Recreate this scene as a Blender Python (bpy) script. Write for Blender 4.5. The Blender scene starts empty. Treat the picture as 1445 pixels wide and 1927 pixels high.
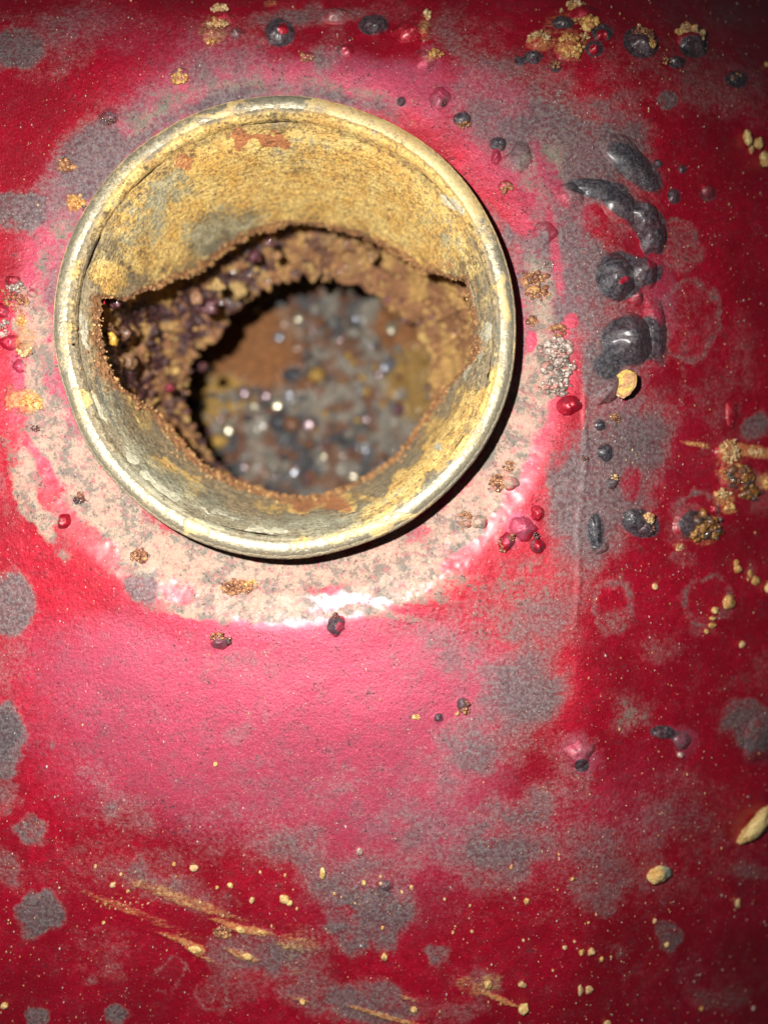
import bpy, bmesh, math, random
import numpy as np
from mathutils import Vector

# ------------------------------------------------------------------ units
# one unit u = 0.058 mm; the plan of the tank top is (u, v) with v running down
S = 5.8e-5
H = 1335.0                     # camera height above the tank top, in u
VX, VY = 722.5, 963.5          # foot of the camera on the tank top
C = bpy.context.scene.collection
random.seed(7)
rng = np.random.default_rng(11)

# ------------------------------------------------------------------ camera
cam = bpy.data.cameras.new("camera")
cam.sensor_fit = 'VERTICAL'; cam.sensor_height = 24; cam.lens = 24 * H / 1927.0
cam.clip_start = 0.002; cam.clip_end = 5
cam.dof.use_dof = True; cam.dof.focus_distance = (H - 35) * S; cam.dof.aperture_fstop = 6.6
co = bpy.data.objects.new("camera", cam); C.objects.link(co)
co.location = (0, 0, H * S)
bpy.context.scene.camera = co

# ------------------------------------------------------------------ world: night, a trace of ambient light
w = bpy.data.worlds.new("World"); bpy.context.scene.world = w; w.use_nodes = True
w.node_tree.nodes["Background"].inputs[0].default_value = (0.75, 0.85, 1.0, 1)
w.node_tree.nodes["Background"].inputs[1].default_value = 0.035

# ------------------------------------------------------------------ the phone's flash, beside the lens
LU, LV = VX - 275, VY - 215
fl = bpy.data.lights.new("flash", 'SPOT'); fl.energy = 0.80; fl.shadow_soft_size = 0.0011
fl.spot_size = math.radians(124); fl.spot_blend = 1.0; fl.color = (1.0, 0.965, 0.90)
fo = bpy.data.objects.new("flash", fl); C.objects.link(fo)
fo.location = ((LU - VX) * S, (VY - LV) * S, H * S)
fo.rotation_euler = (Vector((-0.016, -0.006, 0)) - fo.location).to_track_quat('-Z', 'Y').to_euler()

sc = bpy.context.scene
sc.view_settings.view_transform = 'Standard'; sc.view_settings.look = 'None'
sc.view_settings.exposure = 0; sc.view_settings.gamma = 1
sc.cycles.use_denoising = True
sc.cycles.max_bounces = 6
sc.cycles.caustics_reflective = False
sc.cycles.sample_clamp_indirect = 4

# ------------------------------------------------------------------ noise in numpy
def _h(i, j, k, seed):
    n = (i * 374761393 + j * 668265263 + k * 2147483647 + seed * 974634777) & 0xFFFFFFFF
    n = ((n ^ (n >> 13)) * 1274126177) & 0xFFFFFFFF
    n = ((n ^ (n >> 16)) * 2246822519) & 0xFFFFFFFF
    return ((n ^ (n >> 15)) & 0xFFFFFF) / float(0xFFFFFF)

def vnoise(x, y, z=0.0, seed=0):
    x = np.asarray(x, float); y = np.asarray(y, float); z = np.asarray(z, float) + np.zeros_like(x)
    xi = np.floor(x).astype(np.int64); yi = np.floor(y).astype(np.int64); zi = np.floor(z).astype(np.int64)
    fx, fy, fz = x - xi, y - yi, z - zi
    fx = fx * fx * (3 - 2 * fx); fy = fy * fy * (3 - 2 * fy); fz = fz * fz * (3 - 2 * fz)
    r = 0
    for a in (0, 1):
        for b in (0, 1):
            for c in (0, 1):
                wgt = (fx if a else 1 - fx) * (fy if b else 1 - fy) * (fz if c else 1 - fz)
                r = r + wgt * _h(xi + a, yi + b, zi + c, seed)
    return r                                    # 0..1

def fbm(x, y, z=0.0, seed=0, octv=4):
    r, a, t = 0, 1.0, 0
    for o in range(octv):
        f = 2 ** o
        r = r + a * vnoise(x * f + 17 * o, y * f - 9 * o, np.asarray(z) * f, seed + o)
        t += a; a *= 0.5
    return r / t

def sstep(a, b, x):
    t = np.clip((x - a) / (b - a), 0, 1)
    return t * t * (3 - 2 * t)

# ------------------------------------------------------------------ plan <-> photograph of the level
def to_px(u, v, z):
    k = H / (H - z)
    return VX + (u - VX) * k, VY + (v - VY) * k

def to_plan(px, py, z):
    k = (H - z) / H
    return VX + (px - VX) * k, VY + (py - VY) * k

# ------------------------------------------------------------------ the tank top's relief
NC = (545.0, 630.0)            # axis of the filler neck
DC = (530.0, 622.0)            # centre of the pressed recess round it
def surf(u, v):
    u = np.asarray(u, float); v = np.asarray(v, float)
    d = np.hypot(u - DC[0], v - DC[1])
    ang = np.clip(.35 + .9 * (v - 470) / (d + 60), .12, 1)          # the recess dies out towards the top
    z = -13 * (1 - sstep(492, 568, d)) * (1 - (1 - ang) * sstep(430, 520, d)) + 1.4 * ang * np.exp(-((d - 584) / 32) ** 2)
    cr = 1108 - 0.05 * (v - 650)
    t = np.maximum(0, u - cr); z = z - 0.42 * t * t / (t + 110)
    t = np.maximum(0, 140 - v); z = z - 0.50 * t * t / (t + 120)
    t = np.maximum(0, v - 1330); z = z - 0.13 * t * t / (t + 300)
    t = np.maximum(0, -60 - u); z = z - 0.4 * t * t / (t + 200)
    z = z + 2.4 * np.exp(-((u - cr + 3 * np.sin(v / 37)) / 5) ** 2) * sstep(640, 760, v) * (1 - sstep(1100, 1230, v))
    z = z + .8 * (fbm(u / 26, v / 26, seed=6, octv=3) - .5) * np.exp(-((d - 538) / 34) ** 2)
    z = z + 7 * (fbm(u / 170, v / 170, seed=3, octv=2) - 0.5) + 1.3 * (fbm(u / 30, v / 30, seed=5, octv=3) - 0.5)
    return z

def on_surf(px, py):
    z = 0.0
    for _ in range(6):
        u, v = to_plan(px, py, z); z = float(surf(u, v))
    return float(u), float(v), z

# ------------------------------------------------------------------ stains, in photo coordinates of the top
# (x, y, rx, ry, degrees, strength, kind)  kind: 0 filled, 1 ring
GREY = [
 (1180,320,95,55,40,.75,0),(1165,400,70,40,35,.6,0),(1160,540,70,70,0,.7,0),(1190,660,80,60,0,.6,0),
 (28,92,66,46,0,1.23,2),(140,40,170,45,0,.44,0),(120,95,90,70,-30,.55,0),(30,395,58,48,0,1.30,2),(115,330,55,110,20,.62,0),(235,235,110,55,-15,.55,0),
 (320,120,90,40,-35,.42,0),(330,330,120,60,-40,.62,0),(180,300,60,60,0,.6,0),(430,130,75,80,0,.58,0),(470,45,130,30,0,.5,0),(590,35,110,22,0,.6,0),(620,100,30,55,10,.62,0),
 (560,200,180,28,0,.4,0),(700,30,200,22,0,.5,0),(840,70,120,34,-12,.6,0),(890,100,150,34,12,.5,0),(760,130,70,30,0,.4,0),(960,190,130,80,25,.72,0),(920,250,90,50,30,.65,0),(1035,150,50,70,0,.45,0),
 (1080,200,70,40,0,.5,0),(1130,90,40,60,0,.35,0),(1230,150,110,50,20,.5,0),(1170,200,55,28,0,.75,0),(1250,190,30,16,0,1.17,2),(1350,100,140,90,35,.45,0),(1390,180,80,60,0,.5,0),(1400,30,70,30,0,.5,0),
 (1020,290,70,80,0,.75,0),(1110,290,75,75,0,.9,0),(1180,265,50,45,0,.8,0),(1090,420,55,120,0,.92,0),(1110,540,55,120,0,.8,0),(1030,520,45,130,0,.7,0),(1010,420,40,60,20,.6,0),
 (1080,640,40,80,0,.6,0),(1130,700,50,60,0,.7,0),(1185,760,75,60,0,.6,0),(1100,790,30,60,0,.5,0),
 (1277,460,42,52,0,.82,1),(1278,464,44,52,0,.78,2),(1296,603,57,78,0,.85,1),(1297,603,56,76,0,.50,2),(1240,730,55,85,0,.55,1),(1150,690,60,60,0,.5,0),
 (1125,915,100,130,10,1.07,0),(1190,880,70,90,0,.75,0),(1065,900,35,90,8,.75,0),(1090,1040,45,130,8,.7,0),(1230,830,40,50,0,.55,0),(1150,1140,42,52,0,.85,1),(1150,1175,30,24,0,.8,0),
 (1325,1130,44,50,20,.8,1),(1310,1170,40,30,0,.5,0),(1310,960,45,42,0,.8,1),(1290,985,30,28,0,.75,0),(1275,1040,22,22,0,.7,0),(1230,1220,42,36,0,.62,0),(1370,850,55,45,0,.4,0),(1418,805,28,30,0,1.04,2),
 (1428,925,26,40,0,.75,0),(1410,1080,16,16,0,.6,0),(1215,800,60,60,0,.5,0),
 (870,1170,90,60,-20,.6,0),(800,1240,90,60,-20,.45,0),(990,1120,70,90,0,.55,0),(1010,1190,70,60,0,.72,0),(1000,1290,85,62,0,1.07,0),(950,1370,120,75,-25,.85,0),(860,1430,90,60,-30,.62,0),(900,1250,60,40,0,.6,0),
 (1180,1345,70,48,10,.75,0),(1090,1430,55,50,0,.62,0),(1060,1490,60,40,0,.5,0),(1270,1500,95,75,20,.58,0),(1220,1570,60,50,0,.5,0),(1120,1540,60,50,0,.45,0),(1110,1590,50,50,0,.5,0),(960,1570,110,60,12,.9,0),(930,1620,90,50,0,.75,0),
 (990,1510,60,40,0,.6,0),(1130,1650,60,60,0,.52,0),(1140,1705,36,26,0,0.94,2),(1415,1365,60,50,0,1.20,2),(1440,1270,40,50,0,.5,0),(1410,1635,50,22,0,.6,0),(1380,1600,60,60,0,.35,0),
 (1255,1762,30,30,0,1.10,2),(1155,1790,26,20,0,.7,0),(1345,1880,60,34,0,.62,0),(1230,1660,60,40,0,.4,0),
 (690,1660,90,50,0,.72,0),(690,1725,90,68,0,1.30,2),(620,1680,60,40,0,.6,0),(790,1590,50,70,0,.72,0),(730,1560,60,60,0,.5,0),(600,1620,120,40,0,.55,0),(480,1790,90,44,5,0.96,0),(560,1830,70,60,0,.72,0),(600,1760,60,40,0,.62,0),
 (430,1860,70,40,0,.6,0),(820,1797,30,22,0,1.07,2),(905,1840,50,30,0,.8,0),(880,1900,60,28,0,.75,0),(715,1890,90,40,10,1.02,0),(640,1900,60,30,0,.7,0),(590,1880,50,40,0,.5,0),
 (400,1875,34,34,0,.72,1),(320,1840,30,34,20,.62,1),(180,1785,70,44,8,.5,0),(215,1830,30,20,0,.5,0),(78,1722,46,44,0,1.49,2),(56,1560,34,30,0,1.17,2),(12,1395,40,78,0,1.62,2),(12,1625,30,50,0,.78,0),(6,1500,26,36,0,.9,0),
 (70,1915,22,20,0,1.30,2),(220,1906,28,24,0,1.30,2),(165,1835,14,12,0,.7,0),(15,1140,52,66,0,1.56,2),(20,1240,48,60,0,.62,0),(85,1397,16,15,0,1.30,2),
 (160,1450,50,40,0,.5,0),(185,1500,44,50,0,.55,0),(240,1540,60,40,0,.72,0),(200,1620,90,40,20,.48,0),(310,1640,70,40,0,.6,0),(320,1680,160,30,12,.5,0),(100,1655,60,20,20,.35,0),
 (470,1250,80,34,0,.6,0),(420,1570,110,60,0,.45,0),(460,1460,100,50,-20,.38,0),(480,1350,26,26,0,.5,0),(440,1385,30,20,0,.6,0),(650,1450,40,30,0,.52,0),(560,1530,120,60,-30,.5,0),(600,1310,50,40,0,.36,0),(560,1600,60,40,0,.6,0),
 (270,1105,42,36,0,1.17,2),(220,1020,60,40,30,.5,0),(95,985,60,26,60,.6,0),(20,960,30,60,0,.45,0),(10,860,20,80,0,.5,0),(330,1700,60,30,0,.4,0),(700,1180,90,30,0,.38,0),(740,1490,60,50,0,.45,0),(850,1560,50,90,0,.5,0),
 (1330,1290,70,60,0,.3,0),(1370,700,60,100,0,.3,0),(1330,760,40,40,0,.42,0),(1395,660,30,90,0,.3,0),(1200,1640,240,80,0,.32,0),(1000,1700,200,60,0,.3,0),(1300,1840,180,60,0,.3,0),
]
PRIMER = [  # chalky beige undercoat in the recess
 (620,1112,44,20,0,-.9,0),(650,1138,70,12,-5,-.8,0),(270,1100,34,26,0,-.9,0),(335,1108,50,14,20,-.8,0),(120,1010,30,20,0,-.5,0),(830,1010,60,20,-30,-.5,0),
 (560,1085,300,46,2,1.0,0),(420,1070,130,50,20,1.0,0),(250,985,110,50,42,1.0,0),(190,900,80,80,60,.9,0),(120,820,60,90,70,.8,0),(95,700,40,120,0,.55,0),(70,610,50,60,0,.6,0),(150,480,60,80,20,.7,0),(205,390,40,60,35,.6,0),
 (770,1030,130,50,-28,.9,0),(900,930,90,60,-45,.75,0),(970,800,46,110,15,.78,0),(1010,700,50,60,0,.7,0),(1000,570,40,90,0,.55,0),(930,410,60,50,35,.4,0),(1010,330,60,60,0,.5,0),
 (60,930,26,80,-10,.8,0),(100,1000,60,22,50,.7,0),(540,1150,260,16,1,.75,0),(340,1120,110,20,22,.7,0),(530,175,200,26,0,.5,0),(300,250,90,36,-38,.45,0),(1180,1345,50,36,0,.5,0),(1000,1110,90,60,-20,.35,0),(880,1190,80,40,-10,.3,0),
 (1035,270,50,50,0,.35,0),(700,1745,60,40,0,.2,0),(1280,80,120,20,30,.25,0),
]
OCHRE = [   # yellow and orange rust smears
 (280,1728,130,9,22,.62,0),(335,1768,50,7,20,.95,0),(368,1785,20,10,15,1.4,0),(200,1690,80,24,15,.3,0),(350,1695,110,10,20,.6,0),(440,1742,46,6,16,1.0,0),(455,1797,34,8,20,1.1,0),(390,1805,26,5,25,.9,0),(470,1750,40,7,10,1.2,0),
 (530,1770,120,14,10,.45,0),(400,1700,160,30,14,.35,0),(560,1790,40,60,20,.45,0),(700,1905,50,5,16,1.2,0),(760,1922,40,5,14,1.2,0),(940,1880,44,6,22,1.2,0),(880,1855,28,18,35,.8,0),(925,1848,26,20,0,.75,0),(770,1880,24,5,20,.8,0),(560,1880,30,5,15,.8,0),
 (1310,836,30,5,12,1.2,0),(1420,850,46,13,8,1.2,0),(1375,845,26,18,0,.9,0),(1395,905,50,32,0,.7,0),(1360,940,22,14,0,.9,0),(1440,905,16,14,0,1.0,0),(1370,962,18,6,0,1.0,0),(1320,1008,34,22,0,.75,0),(1276,1028,14,7,0,.9,0),
 (1235,1095,6,22,30,.55,0),(55,755,28,20,20,1.0,0),(48,640,22,30,30,.9,0),(40,600,12,20,0,.8,0),(20,745,12,30,0,.6,0),(138,380,18,22,0,.8,0),(40,760,30,30,0,.55,0),
 (450,1100,32,16,0,.8,0),(890,985,26,16,0,.5,0),(945,905,24,26,0,.5,0),(1000,535,26,26,0,.5,0),(1050,60,36,50,0,.6,0),(1080,90,30,30,0,.7,0),(1012,78,26,20,0,.8,0),(400,60,30,36,0,.75,0),(815,105,22,10,-30,.9,0),(800,60,12,24,0,.7,0),(340,148,20,14,0,.7,0),
 (1040,240,60,70,0,.30,0),(620,1680,150,30,5,.35,0),(230,1655,120,20,15,.3,0),(1130,1330,60,40,0,.3,0),(880,1110,120,60,-20,.32,0),(790,45,20,20,0,.5,0),(1370,870,30,30,0,.6,0),(510,5,16,8,0,.8,0),(1375,790,14,4,0,.5,0)
]
DARK = [    # bitumen-dark, blue-black blister skins and their halos
 (705,50,30,22,0,1.0,0),(527,62,30,28,0,.75,0),(630,28,34,18,0,.25,0),(445,65,14,13,0,.5,0),(650,95,20,15,0,.45,0),(775,60,34,24,0,.5,0),(1195,315,70,30,42,.66,0),(1125,355,60,18,8,.9,0),(1170,385,40,22,30,.95,0),(1215,415,42,30,45,1.0,0),
 (1228,450,26,34,0,.9,0),(1165,520,44,46,0,1.0,0),(1215,510,32,26,0,.9,0),(1186,640,54,46,0,1.05,0),(1140,690,30,26,30,.6,0),(1092,1000,10,60,8,.35,0),(1120,1000,16,36,0,.8,0),(1138,853,17,19,0,.6,0),(1152,908,14,14,0,.5,0),(1205,985,38,26,20,.85,0),
 (1238,308,8,8,0,.9,0),(1283,318,8,9,0,.9,0),(1268,370,12,15,0,.9,0),(1330,365,20,16,0,.5,0),(1205,80,34,28,20,1.0,0),(1305,88,28,22,0,.9,0),(1272,117,18,11,0,1.0,0),(1133,62,20,16,0,.95,0),(1117,93,18,15,0,.9,0),(1060,43,22,13,0,.9,0),
 (1003,107,18,13,0,.9,0),(978,115,12,9,0,.9,0),(1045,128,13,10,0,.6,0),(755,192,10,10,0,.8,0),(827,183,22,22,0,.45,0),(870,225,19,15,0,.7,0),(937,272,16,15,0,.75,0),(1385,150,22,16,0,.9,0),(1310,988,36,30,0,.7,0),(1390,905,50,30,0,.4,0),
 (632,1178,18,18,0,.8,0),(413,1207,17,15,0,.5,0),(951,1020,17,18,0,.5,0),(1011,1026,15,16,0,.5,0),(1012,966,15,14,0,.3,0),(1095,1440,14,12,0,.9,0),(1430,1410,50,40,0,.42,0),(1355,1330,50,26,0,.3,0),(1245,1378,26,14,0,.7,0),(1282,1393,22,20,0,.5,0),
 (15,1385,34,60,0,.45,0),(85,1397,15,14,0,.6,0),(78,1722,44,42,0,.35,0),(28,92,50,36,0,.35,0),(30,395,46,38,0,.3,0),(870,1325,12,14,0,.6,0),(825,1350,9,9,0,.6,0),(205,222,20,16,0,.5,0),(125,312,18,14,0,.5,0),(1128,800,12,10,0,.7,0),(1235,640,20,60,-12,.5,0),(725,1665,14,12,0,.5,0),(1060,640,30,50,0,.35,0),
]
CLEAN = [   # glossy sound red paint
 (905,318,34,6,32,1.4,0),(925,345,26,5,35,1.3,0),(958,372,24,6,45,1.3,0),(968,398,10,8,0,1.3,0),(845,262,40,10,28,1.2,0),(975,432,9,7,0,1.3,0),
 (90,215,120,40,-40,.7,0),(40,310,60,40,-50,.8,0),(250,125,60,26,0,.75,0),(760,110,90,60,20,.6,0),(680,140,60,26,0,.6,0),(890,310,120,26,38,1.0,0),(960,390,80,20,55,.9,0),(1060,620,10,14,0,1.2,0),(1078,608,9,9,0,1.2,0),(1120,415,22,34,-10,.8,0),(1035,330,16,70,-25,.5,0),
 (533,54,9,9,0,1.8,0),(650,93,7,9,0,1.8,0),(1133,66,9,9,0,2.0,0),(1117,94,8,8,0,2.0,0),(933,295,9,12,0,2.0,0),(1173,527,10,6,-20,1.8,0),(1228,490,11,14,0,1.6,0),(1075,600,12,10,0,1.4,0),(20,648,16,16,0,2,0),
 (640,1180,7,9,0,1.0,0),(950,1022,7,10,0,1.0,0),(1012,1022,6,7,0,.9,0),(985,995,20,20,0,1.0,0),(1070,765,24,20,0,1.6,0),(830,1583,5,5,0,2,0),(714,1465,6,5,0,2.2,0),(1185,910,22,36,0,.7,0),(60,1440,40,60,20,.55,0),(60,1340,20,80,-20,.7,0),(120,1490,70,40,0,.5,0),
 (940,860,14,12,0,.0,0),(1055,820,70,12,-55,.55,0),(990,920,80,14,-45,.5,0),(890,1030,80,12,-32,.45,0),(1190,1440,70,60,0,.4,0),(1110,1340,50,40,0,.5,0),(860,1760,220,24,0,.4,0),(610,1720,60,20,0,.6,0),(330,1720,30,16,0,.6,0),(470,1722,40,14,0,.6,0),
 (1085,760,14,90,0,.8,0),(1060,850,12,40,20,.6,0),(85,880,14,40,-25,.9,0),(1005,740,8,26,10,.9,0),(1000,640,10,20,0,.9,0),(60,840,9,30,-30,.7,0),(1045,480,9,90,-8,.7,0),(10,590,14,50,0,.9,0),(30,690,12,60,-10,.7,0)
]
FADE = [    # chalked, faded pink paint
 (985,995,26,26,0,1.0,0),(1285,1394,20,20,0,.6,0),(1090,1420,30,30,0,.9,0),(975,300,28,30,0,1.0,0),(827,185,22,22,0,.8,0),(800,112,22,22,0,.8,0),(650,150,200,40,0,.6,0),(330,200,160,90,-30,.5,0),(1240,560,30,120,0,.5,0),
 (420,1290,420,170,0,.55,0),(640,1330,240,200,0,.5,0),(200,1250,140,90,0,.3,0),(860,1300,140,120,0,.5,0),(300,1450,220,120,0,.45,0),(640,1500,260,120,0,.55,0),(560,170,260,60,0,.5,0),(250,300,160,80,-40,.5,0),(150,430,90,120,0,.6,0),(90,650,70,180,0,.7,0),(130,850,60,120,-30,.5,0),
 (960,280,120,90,30,.6,0),(1030,450,60,140,0,.5,0),(990,700,60,200,0,.6,0),(880,950,130,60,-45,.5,0),(1090,560,40,160,0,.4,0),(1180,600,40,200,0,.3,0),(880,180,160,60,0,.4,0),(450,120,120,60,0,.4,0),(1240,1500,120,100,0,.3,0),(1000,1570,180,120,0,.35,0),(700,1700,160,90,0,.35,0),(1200,850,120,140,0,.3,0),(780,1480,120,160,0,.4,0),(200,60,180,60,0,.35,0)
]
def patches(px, py, lst, soft=0.45):
    out = np.zeros_like(px)
    for x, y, rx, ry, a, s, kind in lst:
        m = (np.abs(px - x) < 1.7 * max(rx, ry) + 4) & (np.abs(py - y) < 1.7 * max(rx, ry) + 4)
        if not m.any(): continue
        ca, sa = math.cos(math.radians(a)), math.sin(math.radians(a))
        dx, dy = px[m] - x, py[m] - y
        q = np.hypot((dx * ca + dy * sa) / rx, (-dx * sa + dy * ca) / ry)
        val = s * (np.exp(-((q - 0.9) / 0.17) ** 2) * (.45 + 1.0 * fbm(px[m] / 17, py[m] / 17, seed=26, octv=3)) if kind == 1 else 1 - sstep(1 - soft, 1 + soft, q))
        o = out[m]; out[m] = np.where(kind == 1, np.maximum(o, val), o + val * (1 - np.clip(o, 0, 1) * 0.6))
    return out

def paint_masks(px, py):
    wx = px + 64 * (fbm(px / 60, py / 60, seed=21, octv=5) - .5); wy = py + 64 * (fbm(px / 60, py / 60, seed=31, octv=5) - .5)
    hx = px + 5 * (fbm(px / 12, py / 12, seed=23, octv=3) - .5); hy = py + 5 * (fbm(px / 12, py / 12, seed=33, octv=3) - .5)
    rx_ = px + 36 * (fbm(px / 30, py / 30, seed=24, octv=4) - .5); ry_ = py + 36 * (fbm(px / 30, py / 30, seed=34, octv=4) - .5)
    g = np.maximum(patches(wx, wy, [q for q in GREY if q[6] == 0]), 1.15 * patches(rx_, ry_, [q for q in GREY if q[6] == 1]))
    g = np.maximum(g, patches(rx_, ry_, [q for q in GREY if q[6] == 2], .3) * (.72 + .5 * fbm(px / 14, py / 14, seed=28, octv=3))) + 0.26 * (fbm(px / 60, py / 60, seed=41, octv=4) - .5)
    outside = (np.abs(px - 722) > 760) | (np.abs(py - 963) > 1000)
    g = g + np.where(outside, 0.9 * (fbm(px / 110, py / 110, seed=43, octv=3) - .40), 0)
    dr = np.hypot(px - 538, py - 617); near = np.exp(-((dr - 446) / 20) ** 2) * fbm(px / 40, py / 40, seed=27, octv=4)
    band = sstep(425, 450, dr) * (1 - sstep(500, 560, dr)) * (1 - sstep(720, 800, px) * sstep(450, 380, py) * 1.0)
    g = g + .9 * near + .38 * band
    p = patches(wx, wy, PRIMER) - .9 * near + .26 * band; o = patches(hx, hy, OCHRE)
    d = patches(hx, hy, DARK, .3); c = patches(hx, hy, CLEAN, .35); f = patches(wx, wy, FADE, .7)
    return np.stack([g, p, o], 1), np.stack([d, c, f], 1)

# ------------------------------------------------------------------ mesh output
def link(name, verts, faces, mat, parent=None, origin=None, attrs=None, smooth=True):
    """verts in (u, v, z); faces an int array of quads or tris, or a list of such arrays."""
    verts = np.asarray(verts, float)
    org = np.array(origin if origin is not None else (VX, VY, 0.0), float)
    w = np.empty_like(verts)
    w[:, 0] = (verts[:, 0] - org[0]) * S; w[:, 1] = (org[1] - verts[:, 1]) * S; w[:, 2] = (verts[:, 2] - org[2]) * S
    me = bpy.data.meshes.new(name)
    fl = faces if isinstance(faces, list) else [faces]
    fl = [np.asarray(f, np.int32) for f in fl if len(f)]
    me.vertices.add(len(w)); me.vertices.foreach_set("co", w.ravel())
    loops = np.concatenate([f.ravel() for f in fl]); sizes = np.concatenate([np.full(len(f), f.shape[1], np.int32) for f in fl])
    me.loops.add(len(loops)); me.loops.foreach_set("vertex_index", loops)
    me.polygons.add(len(sizes)); starts = np.concatenate([[0], np.cumsum(sizes)[:-1]]).astype(np.int32)
    me.polygons.foreach_set("loop_start", starts)
    me.polygons.foreach_set("use_smooth", np.full(len(sizes), smooth))
    me.update(calc_edges=True)
    a = me.attributes.new("pos", 'FLOAT_VECTOR', 'POINT'); a.data.foreach_set("vector", verts.astype(np.float32).ravel())
    for k, v in (attrs or {}).items():
        v = np.asarray(v, np.float32)
        if v.shape[1] == 3:
            a = me.attributes.new(k, 'FLOAT_VECTOR', 'POINT'); a.data.foreach_set("vector", v.ravel())
        else:
            a = me.attributes.new(k, 'FLOAT_COLOR', 'POINT'); a.data.foreach_set("color", v.ravel())
    me.materials.append(mat)
    me.validate()
    o = bpy.data.objects.new(name, me); C.objects.link(o)
    o.location = ((org[0] - VX) * S, (VY - org[1]) * S, org[2] * S)
    if parent is not None:
        o.parent = parent; o.location = o.location - Vector(parent['_at']) if '_at' in parent.keys() else o.location
    return o

def grid_faces(nr, nc, wrap=False, flip=False):
    i = np.arange(nr - 1)[:, None]; j = np.arange(nc if wrap else nc - 1)[None, :]; j2 = (j + 1) % nc
    f = np.stack([i * nc + j, i * nc + j2, (i + 1) * nc + j2, (i + 1) * nc + j], -1).reshape(-1, 4)
    return f[:, ::-1].copy() if flip else f

def ico(sub):
    bm = bmesh.new(); bmesh.ops.create_icosphere(bm, subdivisions=sub, radius=1)
    v = np.array([x.co[:] for x in bm.verts]); f = np.array([[q.index for q in p.verts] for p in bm.faces]); bm.free()
    return v, f[:, ::-1].copy()
ICO = {k: ico(k) for k in (1, 2, 3, 4)}

def grains(spec, sub=1, rough=0.35, seed=0):
    """spec: rows (u, v, z, rx, ry, rz, r, g, b, gloss) -> verts, tris, colour attribute."""
    V0, F0 = ICO[sub]; V, F, K = [], [], []
    r_ = np.random.default_rng(seed)
    for n, (x, y, z, a, b, c, cr, cg, cb, gl) in enumerate(spec):
        q = V0.copy()
        off = r_.uniform(0, 99, 3)
        n3 = fbm(q[:, 0] * 1.5 + off[0], q[:, 1] * 1.5 + off[1], q[:, 2] * 1.5 + off[2], seed=n % 17, octv=2 if sub < 3 else 4) - .5
        q = q * (1 + 2 * rough * n3)[:, None]
        t = r_.uniform(0, 6.283); ct, st = math.cos(t), math.sin(t)
        m = math.sqrt(a * b) if a != b else a
        if a == b:
            q = np.stack([q[:, 0] * ct - q[:, 1] * st, q[:, 0] * st + q[:, 1] * ct, q[:, 2]], 1)
        q = q * np.array([a, b, c]) + np.array([x, y, z])
        V.append(q); F.append(F0 + n * len(V0))
        tone = 1 + 0.5 * n3
        K.append(np.stack([cr * tone, cg * tone, cb * tone, np.full(len(q), gl)], 1))
    return np.concatenate(V), np.concatenate(F), np.clip(np.concatenate(K), 0, 1)

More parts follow.
